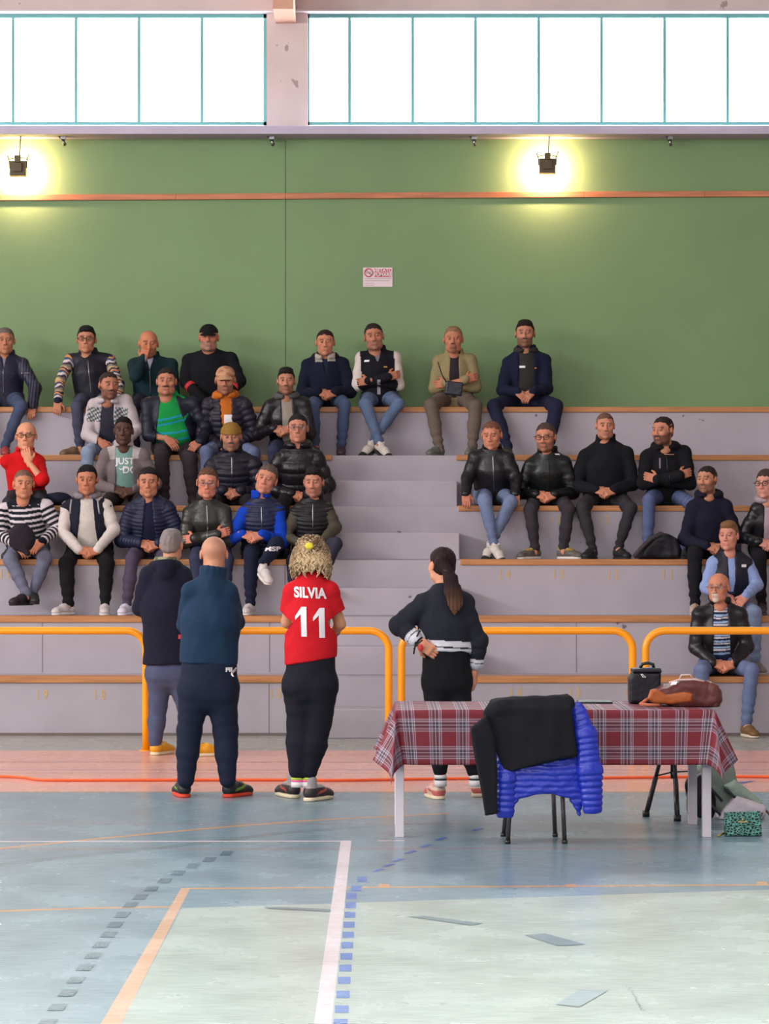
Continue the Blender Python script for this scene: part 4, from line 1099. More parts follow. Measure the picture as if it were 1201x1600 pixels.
seated('man in tan cap and orange hoodie under a dark puffer jacket', 5, (352, 572, 618), ((316, 617), (391, 616)), ((322, 706), (396, 708)), ((322, 770), (392, 770)), (356, 700, .05), pitch=10, beard=.35, bcol=(50, 40, 36),
       hair=('cap', (50, 40, 36)), skin=(180, 124, 98), layers=[hooded((188, 102, 34), g=.016, hood=.95, sleeves=0), K('puffer_jacket', (34, 30, 44), g=.030, m='nylon', quilt=.058, open=(.055, .045, .0))], pants=dict(color=(84, 100, 142)), shoes=((60, 60, 64), (90, 90, 90)), extras=p12)
seated('man in black leather jacket over a grey hood and beige top', 5, (447, 576, 617), ((413, 620), (483, 616)), ((428, 706), (474, 706)), ((430, 770), (470, 770)), (440, 672, -.05), beard=.4, bcol=(44, 36, 34), slim=.93,
       hair=('quiff', (34, 28, 28)), skin=(182, 126, 100), layers=[K('top', (150, 140, 128), g=.012, sleeves=0), K('hood', (84, 84, 84), g=.012, body=0, sleeves=0, hood=.8), K('jacket', (22, 20, 26), g=.028, m='leather', open=(.05, .05, .0), collar=.5)], pants=dict(color=(44, 50, 86)), shoes=((50, 40, 40), (50, 50, 50)))
# fourth bench, left
seated('bald man in glasses and red sweater with his hand at his chin', 4, (41, 660, 704), ((2, 706), (70, 706)), ((14, 786), (64, 786)), ((18, 850), (60, 850)), ('R', (45, 722), (28, 762)), 'face', el=((66, 750), None), glasses=True,
       hair=('bald', (120, 100, 90)), skin=(214, 150, 118), layers=[K('sweater', (198, 16, 22), g=.020, short_cuff=.17, collar=.6)], pants=dict(color=(40, 38, 48)), shoes=((40, 40, 44), (50, 50, 50)))
def p10(root, J, c, R, s):
    o = get(root, 't_shirt'); print_on(root, o, 'JUST', .085, at(189, 719, 25), sx=1.0, bold=.002, step=.03); print_on(root, o, 'DO', .09, at(197, 733, 25), bold=.002, step=.03)
    W = np.array([at(x, y, 25) for x, y in ((179, 729), (182, 733), (196, 728.5), (182, 731), (180.5, 729.5))]); decal('swoosh', W, [(0, 1, 3, 4), (1, 2, 3)], o, (0, 1, 0), M_PRINT, o, step=.03)
seated('dark-skinned man in grey zip hoodie with tricolour sleeve band and pale teal shirt', 4, (193, 650, 698), ((157, 696), (232, 696)), ((166, 786), (222, 786)), ((170, 850), (218, 850)), (194, 768, .04), slim=.92,
       hair=('tight', (22, 18, 18)), skin=(86, 58, 48), layers=[K('t_shirt', (120, 154, 148), g=.012, sleeves=0), K('hoodie', (116, 104, 106), g=.022, open=(.075, .085, .0), cf=tri_arm, collar=1, vox=.008)], pants=dict(color=(40, 30, 32), mat='knit'), shoes=((60, 60, 60), (90, 90, 90)), extras=p10)
def p14(root, J, c, R, s): headwear('beanie', c, R, s, (140, 106, 48), root)
seated('man in mustard beanie and black puffer jacket', 4, (361, 662, 706), ((322, 712), (406, 708)), ((334, 786), (388, 786)), ((338, 850), (384, 850)), (362, 770), beard=.45, moust=.8, bcol=(84, 74, 70), pitch=8,
       hair=('beanie', (44, 36, 34)), skin=(176, 122, 96), layers=[K('puffer_jacket', (28, 26, 40), g=.036, m='nylon', quilt=.06, collar=1.3, collar_gap=20, zip=.92)], pants=dict(color=(34, 30, 36)), shoes=((40, 40, 40), (60, 60, 60)), extras=p14)
seated('man in glasses and glossy black hooded parka, fourth bench beside the stairs', 4, (465, 648, 692), ((427, 702), (504, 698)), ((442, 786), (494, 786)), ((446, 850), (490, 850)), (468, 775, .05), glasses=M_METAL,
       hair=('short', (36, 32, 34)), skin=(192, 130, 106), layers=[K('parka', (22, 20, 26), g=.034, m='leather', hood=.9, zip=.85, zipm=0, quilt=.11)], pants=dict(color=(30, 28, 34), mat='knit'), shoes=((40, 40, 40), (60, 60, 60)))
# third bench, left
seated('short-haired man in black and white striped sweater with grey jeans and black boots', 3, (37, 735, 779), ((-4, 780), (82, 776)), ((16, 874), (70, 872)), ((42, 928, -.24), (52, 926, -.16)), ((28, 852), (66, 846)), 'each', yaw=10, fd=(-35, 12),
       hair=('buzz', (84, 76, 74)), skin=(196, 134, 102), scalp=.4, el=((1, 836), (90, 826)), layers=[K('sweater', (22, 28, 38), g=.018, cf=breton, vox=.007)], pants=dict(color=(94, 98, 124)), shoes=((28, 26, 32), (24, 24, 26)))
def p18(root, J, c, R, s):
    for x0, x1 in ((112, 110), (153, 156)):
        a, b = at(x0, 781, tierY(3)+.02), at(x1, 803, tierY(3)-.02); mb = MB(); o = get(root, 'vest')
        mb.tube([a+np.array([0, -.02, 0]), (a+b)/2+np.array([0, -.045, 0]), b+np.array([0, -.03, 0])], .008, 7); mb.build('drawstring', flat_mat('grey_cord', (150, 146, 150)), root, smooth=True)
seated('man in white sweater under a dark grey hooded vest with black joggers and white trainers', 3, (136, 727, 774), ((96, 778), (176, 776)), ((103, 880), (166, 880)), ((107, 940), (164, 940)), (137, 862, -.05), fat=1.08, pitch=8,
       hair=('receding', (22, 20, 24)), skin=(186, 122, 92), el=((98, 832), (178, 828)), fd=(-32, 4), layers=[K('sweater', (204, 196, 190), g=.018), K('vest', (28, 32, 46), g=.028, m='knit', sleeves=0, open=(.05, .10, .0)), K('hood', (128, 124, 130), g=.02, body=0, sleeves=0, hood=.85)],
       pants=dict(color=(18, 18, 22), mat='knit', g=.006, cuff=1), shoes=((196, 188, 186), (214, 208, 204)), extras=p18)
seated('man in navy puffer jacket over navy sweater and plum trousers with white trainers', 3, (232, 731, 777), ((196, 780), (272, 778)), ((206, 874), (256, 874)), ((198, 940), (250, 940)), (233, 852), jowl=.4, pitch=8,
       hair=('receding', (36, 30, 34)), skin=(186, 126, 98), fd=(-8, 8), layers=[K('sweater', (24, 26, 52), g=.016, collar=1, sleeves=0), K('puffer_jacket', (28, 32, 58), g=.032, m='nylon', quilt=.036, open=(.03, .075, .0))], pants=dict(color=(74, 64, 84), mat='knit'), shoes=((206, 200, 214), (220, 214, 220)))
seated('man in thin glasses and dark green leather jacket with arms crossed', 3, (324, 731, 779), ((287, 786), (360, 784)), ((306, 874), (354, 874)), ((310, 938), (350, 938)), 'x', 'cross', glasses=M_METAL, jowl=.5, pitch=10, roll=3,
       hair=('receding', (96, 70, 54)), skin=(204, 134, 112), layers=[K('jacket', (42, 42, 38), g=.024, m='leather', collar=1.1, zip=.9)], pants=dict(color=(40, 46, 78)), shoes=((60, 50, 50), (60, 60, 60)))
def p21(root, J, c, R, s):
    o = get(root, 'trousers'); print_on(root, o, 'MSR', .055, at(425, 858, 24.1), sx=1.5, bold=.002, step=.03)
seated('man in bright blue hoodie and navy quilted vest tilting his head, legs crossed', 3, (416, 725, 774), ((373, 786), (444, 782)), ((392, 868), (432, 850)), ((391, 938), (410, 882, -.42)), (394, 838, -.06), roll=17, yaw=-8,
       hair=('receding', (96, 80, 74)), skin=(198, 134, 110), fd=(-10, 20), pitchf=(0, 20), layers=[K('hoodie', (12, 62, 178), g=.020, collar=1.4, collar_gap=15), K('vest', (30, 36, 66), g=.030, m='nylon', sleeves=0, quilt=.04, zip=.85)],
       pants=dict(color=(24, 30, 52), mat='knit', g=.004, cuff=1), shoes=((198, 192, 190), (216, 210, 204)), extras=p21)
seated('young man in black quilted vest over olive sleeves, third bench beside the stairs', 3, (490, 732, 777), ((453, 786), (520, 780)), ((458, 876), (524, 850)), ((462, 938), (500, 905, -.3)), ((470, 850), (500, 850)), 'each', yaw=-8, pitch=8, slim=.94, beard=.3, bcol=(50, 42, 40),
       hair=('quiff', (34, 28, 28)), skin=(192, 132, 108), el=((446, 838), (524, 824)), fd=(-5, 30), pitchf=(0, 10), layers=[K('sweater', (76, 72, 60), g=.016), K('vest', (26, 24, 28), g=.028, m='nylon', sleeves=0, quilt=.04, collar=1, zip=.9)], pants=dict(color=(42, 42, 62)), shoes=((206, 202, 200), (214, 210, 206)))
# fourth bench, right
seated('man in black leather jacket and blue jeans leaning on both hands, ankles crossed', 4, (768, 659, 702), ((733, 700), (801, 700)), ((757, 782), (798, 784)), ((771, 848, -.30), (769, 845, -.22)), ((728, 783), (805, 783)), 'bench', yaw=-14, pitch=14,
       hair=('buzz', (70, 50, 44)), skin=(196, 130, 104), scalp=.35, el=((730, 748), (806, 748)), fd=(30, -30), pitchf=(34, 34), layers=[K('t_shirt', (20, 20, 24), g=.008), K('jacket', (24, 22, 28), g=.026, m='leather', collar=.8, zip=.88)], pants=dict(color=(92, 112, 154)), shoes=((196, 190, 182), (24, 30, 30), 1.0, 0, ('toe', (26, 34, 32))))
def p24(root, J, c, R, s):
    o = get(root, 'jacket'); patch_on(root, o, .045, .014, at(875, 707.5, 25), M_PRINT, lean=-.5)
seated('man in thick-framed glasses and shiny black jacket with grey trainers turned outwards', 4, (852, 662, 706), ((820, 712), (891, 708)), ((829, 796), (888, 796)), ((835, 850), (880, 850)), (852, 775), yaw=-18, glasses=True, beard=.65, bcol=(110, 80, 64), pitch=8,
       hair=('short', (76, 62, 54), (96, 78, 66)), skin=(198, 134, 106), fd=(-48, 48), layers=[K('jacket', (16, 20, 22), g=.024, m='leather', collar=1, zip=.85, zipm=0)], pants=dict(color=(48, 44, 52), mat='denim'), shoes=((92, 86, 80), (214, 206, 198), 1.0, .01, ('panels', (92, 86, 80), (176, 136, 34), (80, 76, 72))), extras=p24)
seated('large man in black zip-neck knit sweater with hands clasped and black boots', 4, (945, 646, 686), ((905, 697), (988, 693)), ((911, 794), (985, 794)), ((925, 850), (966, 850)), (945, 768), beard=.2, fat=1.16, jowl=.6, pitch=8,
       hair=('buzz', (60, 54, 50)), skin=(196, 136, 108), scalp=.35, layers=[K('t_shirt', (150, 140, 136), g=.004), K('sweater', (20, 21, 27), g=.026, collar=1.3, collar_gap=32, vneck=.07)], pants=dict(color=(44, 42, 48)), shoes=((26, 26, 30), (30, 30, 32)), fd=(-24, 20))
def p26(root, J, c, R, s):
    o = get(root, 'jacket'); patch_on(root, o, .095, .008, at(1052, 708, 25), flat_mat('copper_zip', (176, 132, 104)), part='pocket_zip', lean=0)
    patch_on(root, o, .014, .10, at(1037, 722, 25), flat_mat('grey_toggle', (120, 110, 124)), part='toggle')
    t = get(root, 'trousers'); patch_on(root, t, .07, .03, at(1069, 760, 25), flat_mat('ripped_threads', (178, 174, 184)), part='rip')
seated('bearded young man in black hooded jacket with arms crossed looking left, ripped jeans', 4, (1035, 650, 698), ((1002, 698), (1078, 692)), ((1014, 782), (1082, 788)), ((1011, 850), (1070, 850)), 'both', 'cross', yaw=-38, beard=.75, bcol=(46, 36, 34),
       hair=('tight', (44, 36, 34)), skin=(192, 130, 104), layers=[K('jacket', (18, 18, 24), g=.028, hood=.95, zip=.8, zipm=0)], pants=dict(color=(70, 88, 136)), shoes=((50, 50, 56), (60, 60, 60)), extras=p26)
# third bench, right
seated('man in navy hoodie looking left with hands together, black trousers', 3, (1104, 729, 771), ((1074, 778), (1142, 776)), ((1085, 868), (1132, 870)), ((1086, 938), (1128, 940)), (1118, 856, -.02), yaw=-32, beard=.55, bcol=(60, 48, 44),
       hair=('tight', (42, 36, 36)), skin=(188, 130, 102), layers=[hooded((24, 24, 42), g=.026, hood=.8)], pants=dict(color=(22, 22, 28), mat='knit', g=.004), shoes=((180, 160, 140), (190, 180, 170)))
seated('woman in glasses and black leather jacket over a pale hoodie at the right photo edge', 3, (1196, 735, 779), ((1174, 780), (1232, 780)), ((1186, 872), (1225, 872)), ((1190, 938), (1222, 940)), (1200, 850, -.02), yaw=-30, glasses=True, fat=.9, slim=.94,
       hair=('dark_long', (70, 56, 52)), skin=(206, 146, 128), layers=[hooded((168, 150, 160), g=.014, hood=.8, sleeves=0), K('jacket', (22, 22, 28), g=.022, m='leather', open=(.05, .06, .0), collar=.5)], pants=dict(color=(24, 22, 30), mat='knit'), shoes=((60, 50, 50), (90, 90, 90)))
# second bench
def p29(root, J, c, R, s):
    o = get(root, 'vest'); patch_on(root, o, .042, .024, at(1160.5, 884, 24), M_PRINT)
seated('young light-brown-haired man in black vest over a pale blue shirt, looking left', 2, (1138, 816, 860), ((1106, 864), (1177, 866)), ((1112, 960), (1178, 958)), ((1118, 1030), (1180, 1030)), ((1130, 930), (1164, 932)), 'each', yaw=-24, slim=.92,
       hair=('thick', (128, 94, 66)), skin=(206, 142, 122), el=((1103, 918), (1182, 914)), layers=[K('shirt', (138, 158, 206), g=.018), K('vest', (26, 28, 42), g=.030, m='nylon', sleeves=0, collar=1.1, open=(.03, .02, .3))], pants=dict(color=(104, 126, 162)), shoes=((120, 110, 104), (170, 160, 150)), extras=p29)
# first bench
def tee30(col, L):
    col[(L['z'] > .2) & (np.mod(L['z']*9.5, 1) < .30)] = lin((150, 180, 214)); col[(L['z'] > .2) & (np.mod(L['z']*9.5+.35, 1) < .22)] = lin((214, 208, 212))
seated('bald man with white goatee in black leather jacket over striped polo, on the lowest bench', 1, (1122, 896, 942), ((1082, 944), (1166, 944)), ((1096, 1048), (1174, 1048)), ((1098, 1130), (1166, 1130)), (1130, 1040, .0), yaw=-26, glasses=M_METAL, goatee=.75, bcol=(206, 196, 184),
       hair=('bald', (110, 90, 80)), skin=(202, 134, 104), el=((1086, 1012), (1166, 1010)), fd=(-25, 14), layers=[K('polo_shirt', (34, 44, 72), g=.012, cf=tee30, vox=.007, collar=.7, sleeves=0), K('jacket', (24, 22, 26), g=.026, m='leather', open=(.055, .08, .0), collar=.7)], pants=dict(color=(84, 102, 146)), shoes=((112, 82, 44), (206, 190, 172)))
# ------------------------------------------------------------------ the four people standing on the floor, seen from behind
def standing(label, Y, head, j, dy={}, yaw=0, pitch=6, roll=0, skin=(200, 146, 118), hair=('bald', (60, 50, 45)), layers=(), pants=None, shoes=None, feet=None, fat=1.0, hands=(), extras=None, seed=7, vox=.0075, armf=1, **hdk):
    J = {'away': True, 'fat': fat, 'belly': 0, 'f': np.array([0, 1.0, 0]), 'armf': armf}
    for k, p in j.items(): J[k] = at(p[0], p[1], Y+(p[2] if len(p) > 2 else 0))
    J['N'] = J['N'] if 'N' in J else (J['SL']+J['SR'])/2+np.array([0, 0, .07])
    J['H'] = (J['HL']+J['HR'])/2+np.array([0, 0, .05]); J['C'] = J['H']*.42+J['N']*.58
    c = at(head[0], (head[1]+head[2])/2, Y+.06); s = (head[2]-head[1])/F*Y/.238
    J['hands'] = [(J['W'+q], norm(d), np.array(pn, float), t, cu, 1.0) for q, d, pn, t, cu in hands]
    for q, (x, y, ang) in zip('LR', feet):
        p = np.array(G(x, y, 0)); J['shoe'+q] = (p, ang, 0)
    hd = dict(c=c, R=head_frame(True, yaw, pitch, roll), s=s, **hdk)
    return person(label, J, skin, hair, layers, pants, shoes, hd, extras, loc=(J['H'][0], Y, 0), seed=seed, vox=vox)
def s1x(root, J, c, R, s):
    up = np.array([0, 0, 1.]); o = get(root, 'sweater'); patch_on(root, o, .035, .034, at(277.5, 997, 20.6), flat_mat('red_label', (206, 60, 70)), direction=(0, 1, 0), part='label_tab', sub=3)
    fd = Field(); cc = J['N']+np.array([0, 0, .05])
    A = np.radians(np.linspace(0, 360, 13))
    for a, b in zip(A[:-1], A[1:]): fd.cap(cc+np.array([math.cos(a), math.sin(a), 0])*.068, cc+np.array([math.cos(b), math.sin(b), 0])*.068, .020, k=.01)
    V, Q = fd.mesh(.007); N = normals(V, Q); V = V+N*(folds(V, 5, 60, 4)*.004)[:, None]; col = np.tile(lin((96, 98, 74)), (len(V), 1)); col[folds(V, 8, 50, 3) > .2] = lin((150, 150, 120))
    mesh_obj('scarf', V, Q, M_KNIT, root, color=col)
standing('grey-haired man standing in navy sweater, jeans and yellow trainers, behind the bald man', 21.0, (268, 829, 877),
         dict(SL=(232, 898), SR=(285, 898), EL=(219, 950, .05), WL=(246, 968, .25), ER=(305, 950, .05), WR=(290, 968, .25), HL=(250, 1053), HR=(276, 1053), KL=(247, 1103, .03), AL=(242, 1160), KR=(292, 1105), AR=(302, 1162)),
         hair=('thick', (128, 122, 122)), skin=(196, 140, 112), yaw=12, pitch=2, layers=[K('sweater', (22, 24, 42), g=.028, hood=.55, hem=.13, hemw=.02, vox=.0085)], pants=dict(color=(66, 76, 112), g=.012), fat=1.06,
         shoes=((222, 156, 22), (222, 206, 170), 1.0), feet=((243, 1180, 152), (303, 1182, 108)), hands=(('L', (.9, .3, .2), (0, -.5, -.5), 1, .6), ('R', (-.9, .3, .2), (0, -.5, -.5), -1, .6)), extras=s1x, seed=11)
def s2x(root, J, c, R, s):
    o = get(root, 'trousers'); print_on(root, o, 'FILA', .036, at(354, 1054, 16.8), sx=1.25, bold=.002)
    for p in ((318, 880, 315, 858),): pass
standing('bald man standing with arms crossed in dark teal sweater and navy joggers', 17.5, (334, 839, 896),
         dict(SL=(298, 925), SR=(355, 925), EL=(290, 975, .10), WL=(322, 962, .26), ER=(368, 972, .10), WR=(336, 972, .26), HL=(305, 1078), HR=(345, 1078), KL=(296, 1140, .03), AL=(290, 1218), KR=(352, 1140, .03), AR=(355, 1218), N=(333, 902)),
         hair=('bald', (120, 100, 88)), skin=(196, 138, 108), yaw=-4, pitch=8, scalp=.18, layers=[K('sweater', (24, 48, 72), g=.022, collar=1.1, collar_gap=0, hem=.222, hemw=.018, vox=.0075)], pants=dict(color=(26, 32, 52), mat='knit', g=.020, cuff=1, vox_=0) if False else dict(color=(26, 32, 52), mat='knit', g=.018, cuff=1, hipr=.088, waist=.184, rise=.16), fat=1.06,
         shoes=((26, 26, 30), (206, 62, 34), .98, .01, ('panels', (26, 26, 30), (34, 34, 38), (110, 150, 40))), feet=((288, 1246, 196), (357, 1246, 146)), hands=(('L', (.85, .3, .1), (0, -1, 0), 1, .4), ('R', (-.9, .2, .3), (0, -1, 0), -1, .4)), extras=s2x, seed=12)
def curly(c, R, s, col, parent):
    g = lambda x, y, z: c+R@(np.array([x, y, z])*s); fd = Field(); r = random.Random(5)
    fd.ell(g(0, -.035, .025), np.array([.100, .095, .105])*s, R); fd.ell(g(0, -.045, -.05), np.array([.112, .085, .075])*s, R, k=.03)
    fd.cut(g(0, .045, 0), -R[:, 1]+R[:, 2]*.2)
    V, Q = fd.mesh(.007); N = normals(V, Q); V = V+N*(folds(V, 4, 90, 6)*.006)[:, None]
    h = mesh_obj('hair', V, Q, M_HAIR, parent, color=lin((98, 76, 56)))
    mb = MB(); C = []
    for i in range(760):
        a = r.uniform(0, 2*math.pi); z = .125-.235*r.random()**.85
        w = np.interp(z, [-.11, -.05, .03, .09, .13], [.108, .124, .108, .078, .03]); y = math.cos(a)*w*.85-.035
        if y > .035: continue
        x = math.sin(a)*w; L = r.uniform(.05, .09); rc = r.uniform(.008, .016); ph = r.uniform(0, 6.3); tw = r.choice((-1, 1))*r.uniform(2.2, 3.4)
        pts = []
        for t in np.linspace(0, 1, 9):
            zz = z-L*t; w2 = 1+.10*t
            pts.append(g(x*w2+rc*math.cos(ph+tw*t*3.0), y*w2-.010*t+rc*.6*math.sin(ph+tw*t*3.0), zz+.012*math.sin(t*3.1)))
        n0 = len(mb.V); mb.tube(pts, [.0066*s]*7+[.005*s, .0026*s], 5)
        k = min(1, max(0, .62+.35*math.sin(a*2.3+1)+r.uniform(-.22, .22)+(.15 if z < 0 else 0))); dk = math.exp(-(((pts[0]-c)[0]-.035)/.035)**2-((z-.06)/.045)**2)
        cc = lin((86, 62, 44))*(1-k)+lin((206, 178, 140))*k; cc = cc*(1-dk*.85)+lin((42, 30, 26))*dk*.85
        C += [cc]*(len(mb.V)-n0)
    o = mb.build('curls', M_HAIR, h, smooth=True, color=np.array(C)); tag(o, kind='stuff')
def s3x(root, J, c, R, s):
    j = get(root, 'jersey')
    print_on(root, j, 'SILVIA', .092, at(480.5, 929.5, 16.7), sx=.80, bold=.0035, step=.025, zd=(-.04, 0, 1), xd=(1, 0, -.05), spacing=1.02)
    for x in (481, 0):
        pass
    for x, y in ((466, 975), (495, 977)):
        # numeral one: slanted foot and straight stem
        P = [(x-9, y-13+4), (x+1, y-24), (x+9, y-24), (x+10, y+24), (x+1, y+24), (x+0, y-12), (x-9, y-3)]
        W = np.array([at(a, b, 16.7) for a, b in P]); decal('numeral', W, [(0, 6, 5, 1), (1, 5, 4, 3, 2)], j, (0, 1, 0), M_PRINT, j, step=.025)
    fs = Field()
    for k in range(3): fs.ell(at(483+k*3-3, 852-k*1.5, 16.7)+np.array([0, .46, 0]), (.018, .014, .014))
    b = at(484, 853, 17.3); fs = Field()
    for k in range(7):
        a = k*.9; fs.ell(b+np.array([math.cos(a)*.016, -.138, math.sin(a)*.012]), (.009, .010, .009))
    V, Q = fs.mesh(.004); mesh_obj('hair_tie', V, Q, M_KNIT, root, color=lin((226, 206, 60)))
    w = J['WR']; e = J['ER']; d = norm(w-e); mb = MB(); mb.tube([w-d*.05, w-d*.03], .034, 16); mb.build('watch', M_METAL, root, smooth=True)
    for q in 'LR':
        a = J['A'+q]; p = np.array([a[0], a[1], 0.0])
        for z0, z1, cc, nm in ((.09, .125, (214, 206, 206), 'sock'), (.125, .138, (240, 90, 150), 'sock'), (.138, .168, (200, 226, 70), 'sock'), (.168, .19, (222, 216, 210), 'sock')):
            mb = MB(); mb.tube([p+np.array([0, 0, z0]), p+np.array([0, 0, z1])], .043, 16); mb.build(nm, flat_mat('sock_%d_%d_%d' % cc, cc), root, smooth=True)
standing('curly-haired woman standing in red number 11 jersey and black joggers', 17.3, (486, 838, 893),
         dict(SL=(458, 926), SR=(514, 924), EL=(448, 972, .08), WL=(476, 990, .24), ER=(531, 975, .06), WR=(520, 992, .16), HL=(469, 1070), HR=(501, 1070), KL=(471, 1128, .03), AL=(465, 1208), KR=(496, 1128, .02), AR=(481, 1208), N=(486, 905)),
         hair=('curly_mop', (180, 150, 110)), skin=(204, 146, 112), pitch=10, layers=[K('jersey', (196, 22, 34), g=.026, sleeves='short', hem=.205, hemtilt=-.16, hemw=.012, m='knit', vox=.0065, fold=.005)], pants=dict(color=(24, 24, 34), mat='knit', g=.030, cuff=1, end=.95, hipr=.085, waist=.165, rise=.14), fat=.90, armf=.88,
         shoes=((44, 34, 36), (216, 202, 170), 1.0, .035, ('panels', (44, 34, 36), (150, 142, 142), (170, 70, 60))), feet=((459, 1247, 206), (484, 1252, 148)), hands=(('L', (.8, .4, -.1), (0, -1, 0), 1, .5), ('R', (-.6, .3, -.6), (-.8, 0, 0), -1, .5)), extras=s3x, seed=13)
def ponytail_hair(root, J, c, R, s):
    V, Q = hair_mesh('pony', c, R, s, 1, 3); mesh_obj('hair', V, Q, M_HAIR, root, color=lin((40, 24, 26)))
    fd = Field(); Y = J['N'][1]-.10
    P = [at(699, 893, Y-.0), at(704, 905, Y-.03), at(708, 925, Y-.05), at(711, 943, Y-.05), at(710, 958, Y-.05)]
    for (a, b, r0, r1) in zip(P[:-1], P[1:], (.026, .040, .050, .040), (.040, .050, .040, .012)): fd.cap(a, b, r0, r1, k=.02, flat=(np.array([0, 1., 0]), .55))
    fd.cap(at(690, 880, Y+.05), P[0], .05, .026, k=.03)
    V, Q = fd.mesh(.006); N = normals(V, Q); V = V+N*(np.sin(V[:, 0]*420+np.sin(V[:, 2]*22)*2)*.0022)[:, None]
    t = np.clip((at(0, 915, Y)[2]-V[:, 2])/.18, 0, 1)[:, None]; st = (.5+.5*np.sin(V[:, 0]*260))[:, None]
    mesh_obj('ponytail', V, Q, M_HAIR, root, color=lin((38, 24, 26))*(1-t)+(lin((92, 62, 48))*(1-st*.5)+lin((150, 108, 74))*st*.5)*t)
    mb = MB(); mb.tube([P[0]+np.array([-.028*math.cos(a), .0+.028*math.sin(a), -.0+.012*math.cos(a)]) for a in np.linspace(0, 2*math.pi, 13)[:-1]], .007, 6, closed=True); mb.build('hair_tie', M_PLASTIC, root, smooth=True)
def s4x(root, J, c, R, s):
    ponytail_hair(root, J, c, R, s)
    w = J['WL']; e = J['EL']; d = norm(w-e); mb = MB(); mb.tube([w-d*.03, w+d*.0], .034, 16); mb.build('watch', M_PLASTIC, root, smooth=True)
    for q in 'LR':
        a = J['A'+q]; p = np.array([a[0], a[1], 0.0])
        for z0, z1, cc in ((.09, .13, (212, 206, 206)), (.13, .142, (30, 30, 34)), (.142, .165, (216, 210, 208))):
            mb = MB(); mb.tube([p+np.array([0, 0, z0]), p+np.array([0, 0, z1])], .040, 16); mb.build('sock', flat_mat('sock_%d_%d_%d' % cc, cc), root, smooth=True)
def crop_bands(col, L):
    for a, b, c in ((-1, .020, (202, 200, 208)), (.020, .030, (26, 27, 34)), (.030, .066, (206, 204, 210))):
        col[(L['bi'] == 0) & (np.abs(L['x']) < .19) & (L['x'] > -.12) & (L['hemd'] > a) & (L['hemd'] < b)] = lin(c)
        col[(L['rem'] < 1) & ((L['rem']-.045)*1.7 > a) & ((L['rem']-.045)*1.7 < b)] = lin(c)
standing('dark-haired woman with a long ponytail standing in cropped black sweater, hand on hip', 17.35, (690, 857, 912),
         dict(SL=(664, 943), SR=(724, 943), EL=(624, 976, -.02), WL=(656, 1004, -.11), ER=(747, 1000, 0), WR=(741, 1048, .03), HL=(681, 1066), HR=(715, 1066), KL=(683, 1140), AL=(688, 1208), KR=(722, 1140), AR=(742, 1208), N=(693, 924)),
         hair=(None, (40, 24, 26)), skin=(206, 146, 116), yaw=-32, pitch=4, layers=[K('sweater', (32, 34, 44), g=.030, hem=.255, hemw=-.01, hemtilt=.10, short_cuff=.05, cf=crop_bands, fold=.009, vox=.0065)], pants=dict(color=(16, 15, 20), mat='knit', g=.006, end=.93, hipr=.082, waist=.158, rise=.17), fat=.86, armf=.95,
         shoes=((216, 190, 170), (228, 208, 180), .97, .015, ('panels', (206, 104, 96), (214, 150, 140), (196, 84, 84))), feet=((686, 1249, 196), (746, 1245, 172)), hands=(('L', (.72, .0, -.52), (.2, .9, .1), -1, .25), ('R', (0, .1, -1), (-.9, .2, 0), 1, .5)), extras=s4x, seed=14)

# ------------------------------------------------------------------ things carried and put down
def poly_slab(fd, pts, Y, th, curve=None, k=.02, op='u', rnd=.012):
    """outline in metres given by image points at distance Y, with thickness th"""
    P2 = np.array([at(x, y, Y)[[0, 2]] for x, y in pts])
    def f(P):
        q = P[..., [0, 2]]; d = np.full(q.shape[:-1], 1e9); inside = np.zeros(q.shape[:-1], bool); n = len(P2)
        for i in range(n):
            a, b = P2[i], P2[(i+1) % n]; e = b-a; w = q-a
            t = np.clip((w@e)/(e@e), 0, 1); v = w-t[..., None]*e; d = np.minimum(d, (v*v).sum(-1))
            c1 = (a[1] <= q[..., 1]) != (b[1] <= q[..., 1])
            xi = a[0]+(q[..., 1]-a[1])/(b[1]-a[1] if b[1] != a[1] else 1e-9)*e[0]
            inside ^= c1 & (q[..., 0] < xi)
        d2 = np.where(inside, -np.sqrt(d), np.sqrt(d))+rnd
        yy = P[..., 1]-Y-(curve(P) if curve is not None else 0)
        dy = np.abs(yy)-th/2+rnd
        return np.sqrt(np.maximum(d2, 0)**2+np.maximum(dy, 0)**2)+np.minimum(np.maximum(d2, dy), 0)-rnd
    lo = np.array([P2[:, 0].min(), Y-th-.08, P2[:, 1].min()]); hi = np.array([P2[:, 0].max(), Y+th+.08, P2[:, 1].max()])
    fd.fn(f, lo, hi, k=k, op=op); return fd
def solid(name, fd, vox, mat, color, parent=None, disp=None, smooth=True):
    V, Q = fd.mesh(vox); N = normals(V, Q)
    if disp is not None: V = V+N*disp(V, N)[:, None]
    C = np.asarray(color(V, N)) if callable(color) else lin(color)
    return mesh_obj(name, V, Q, mat, parent, color=C)

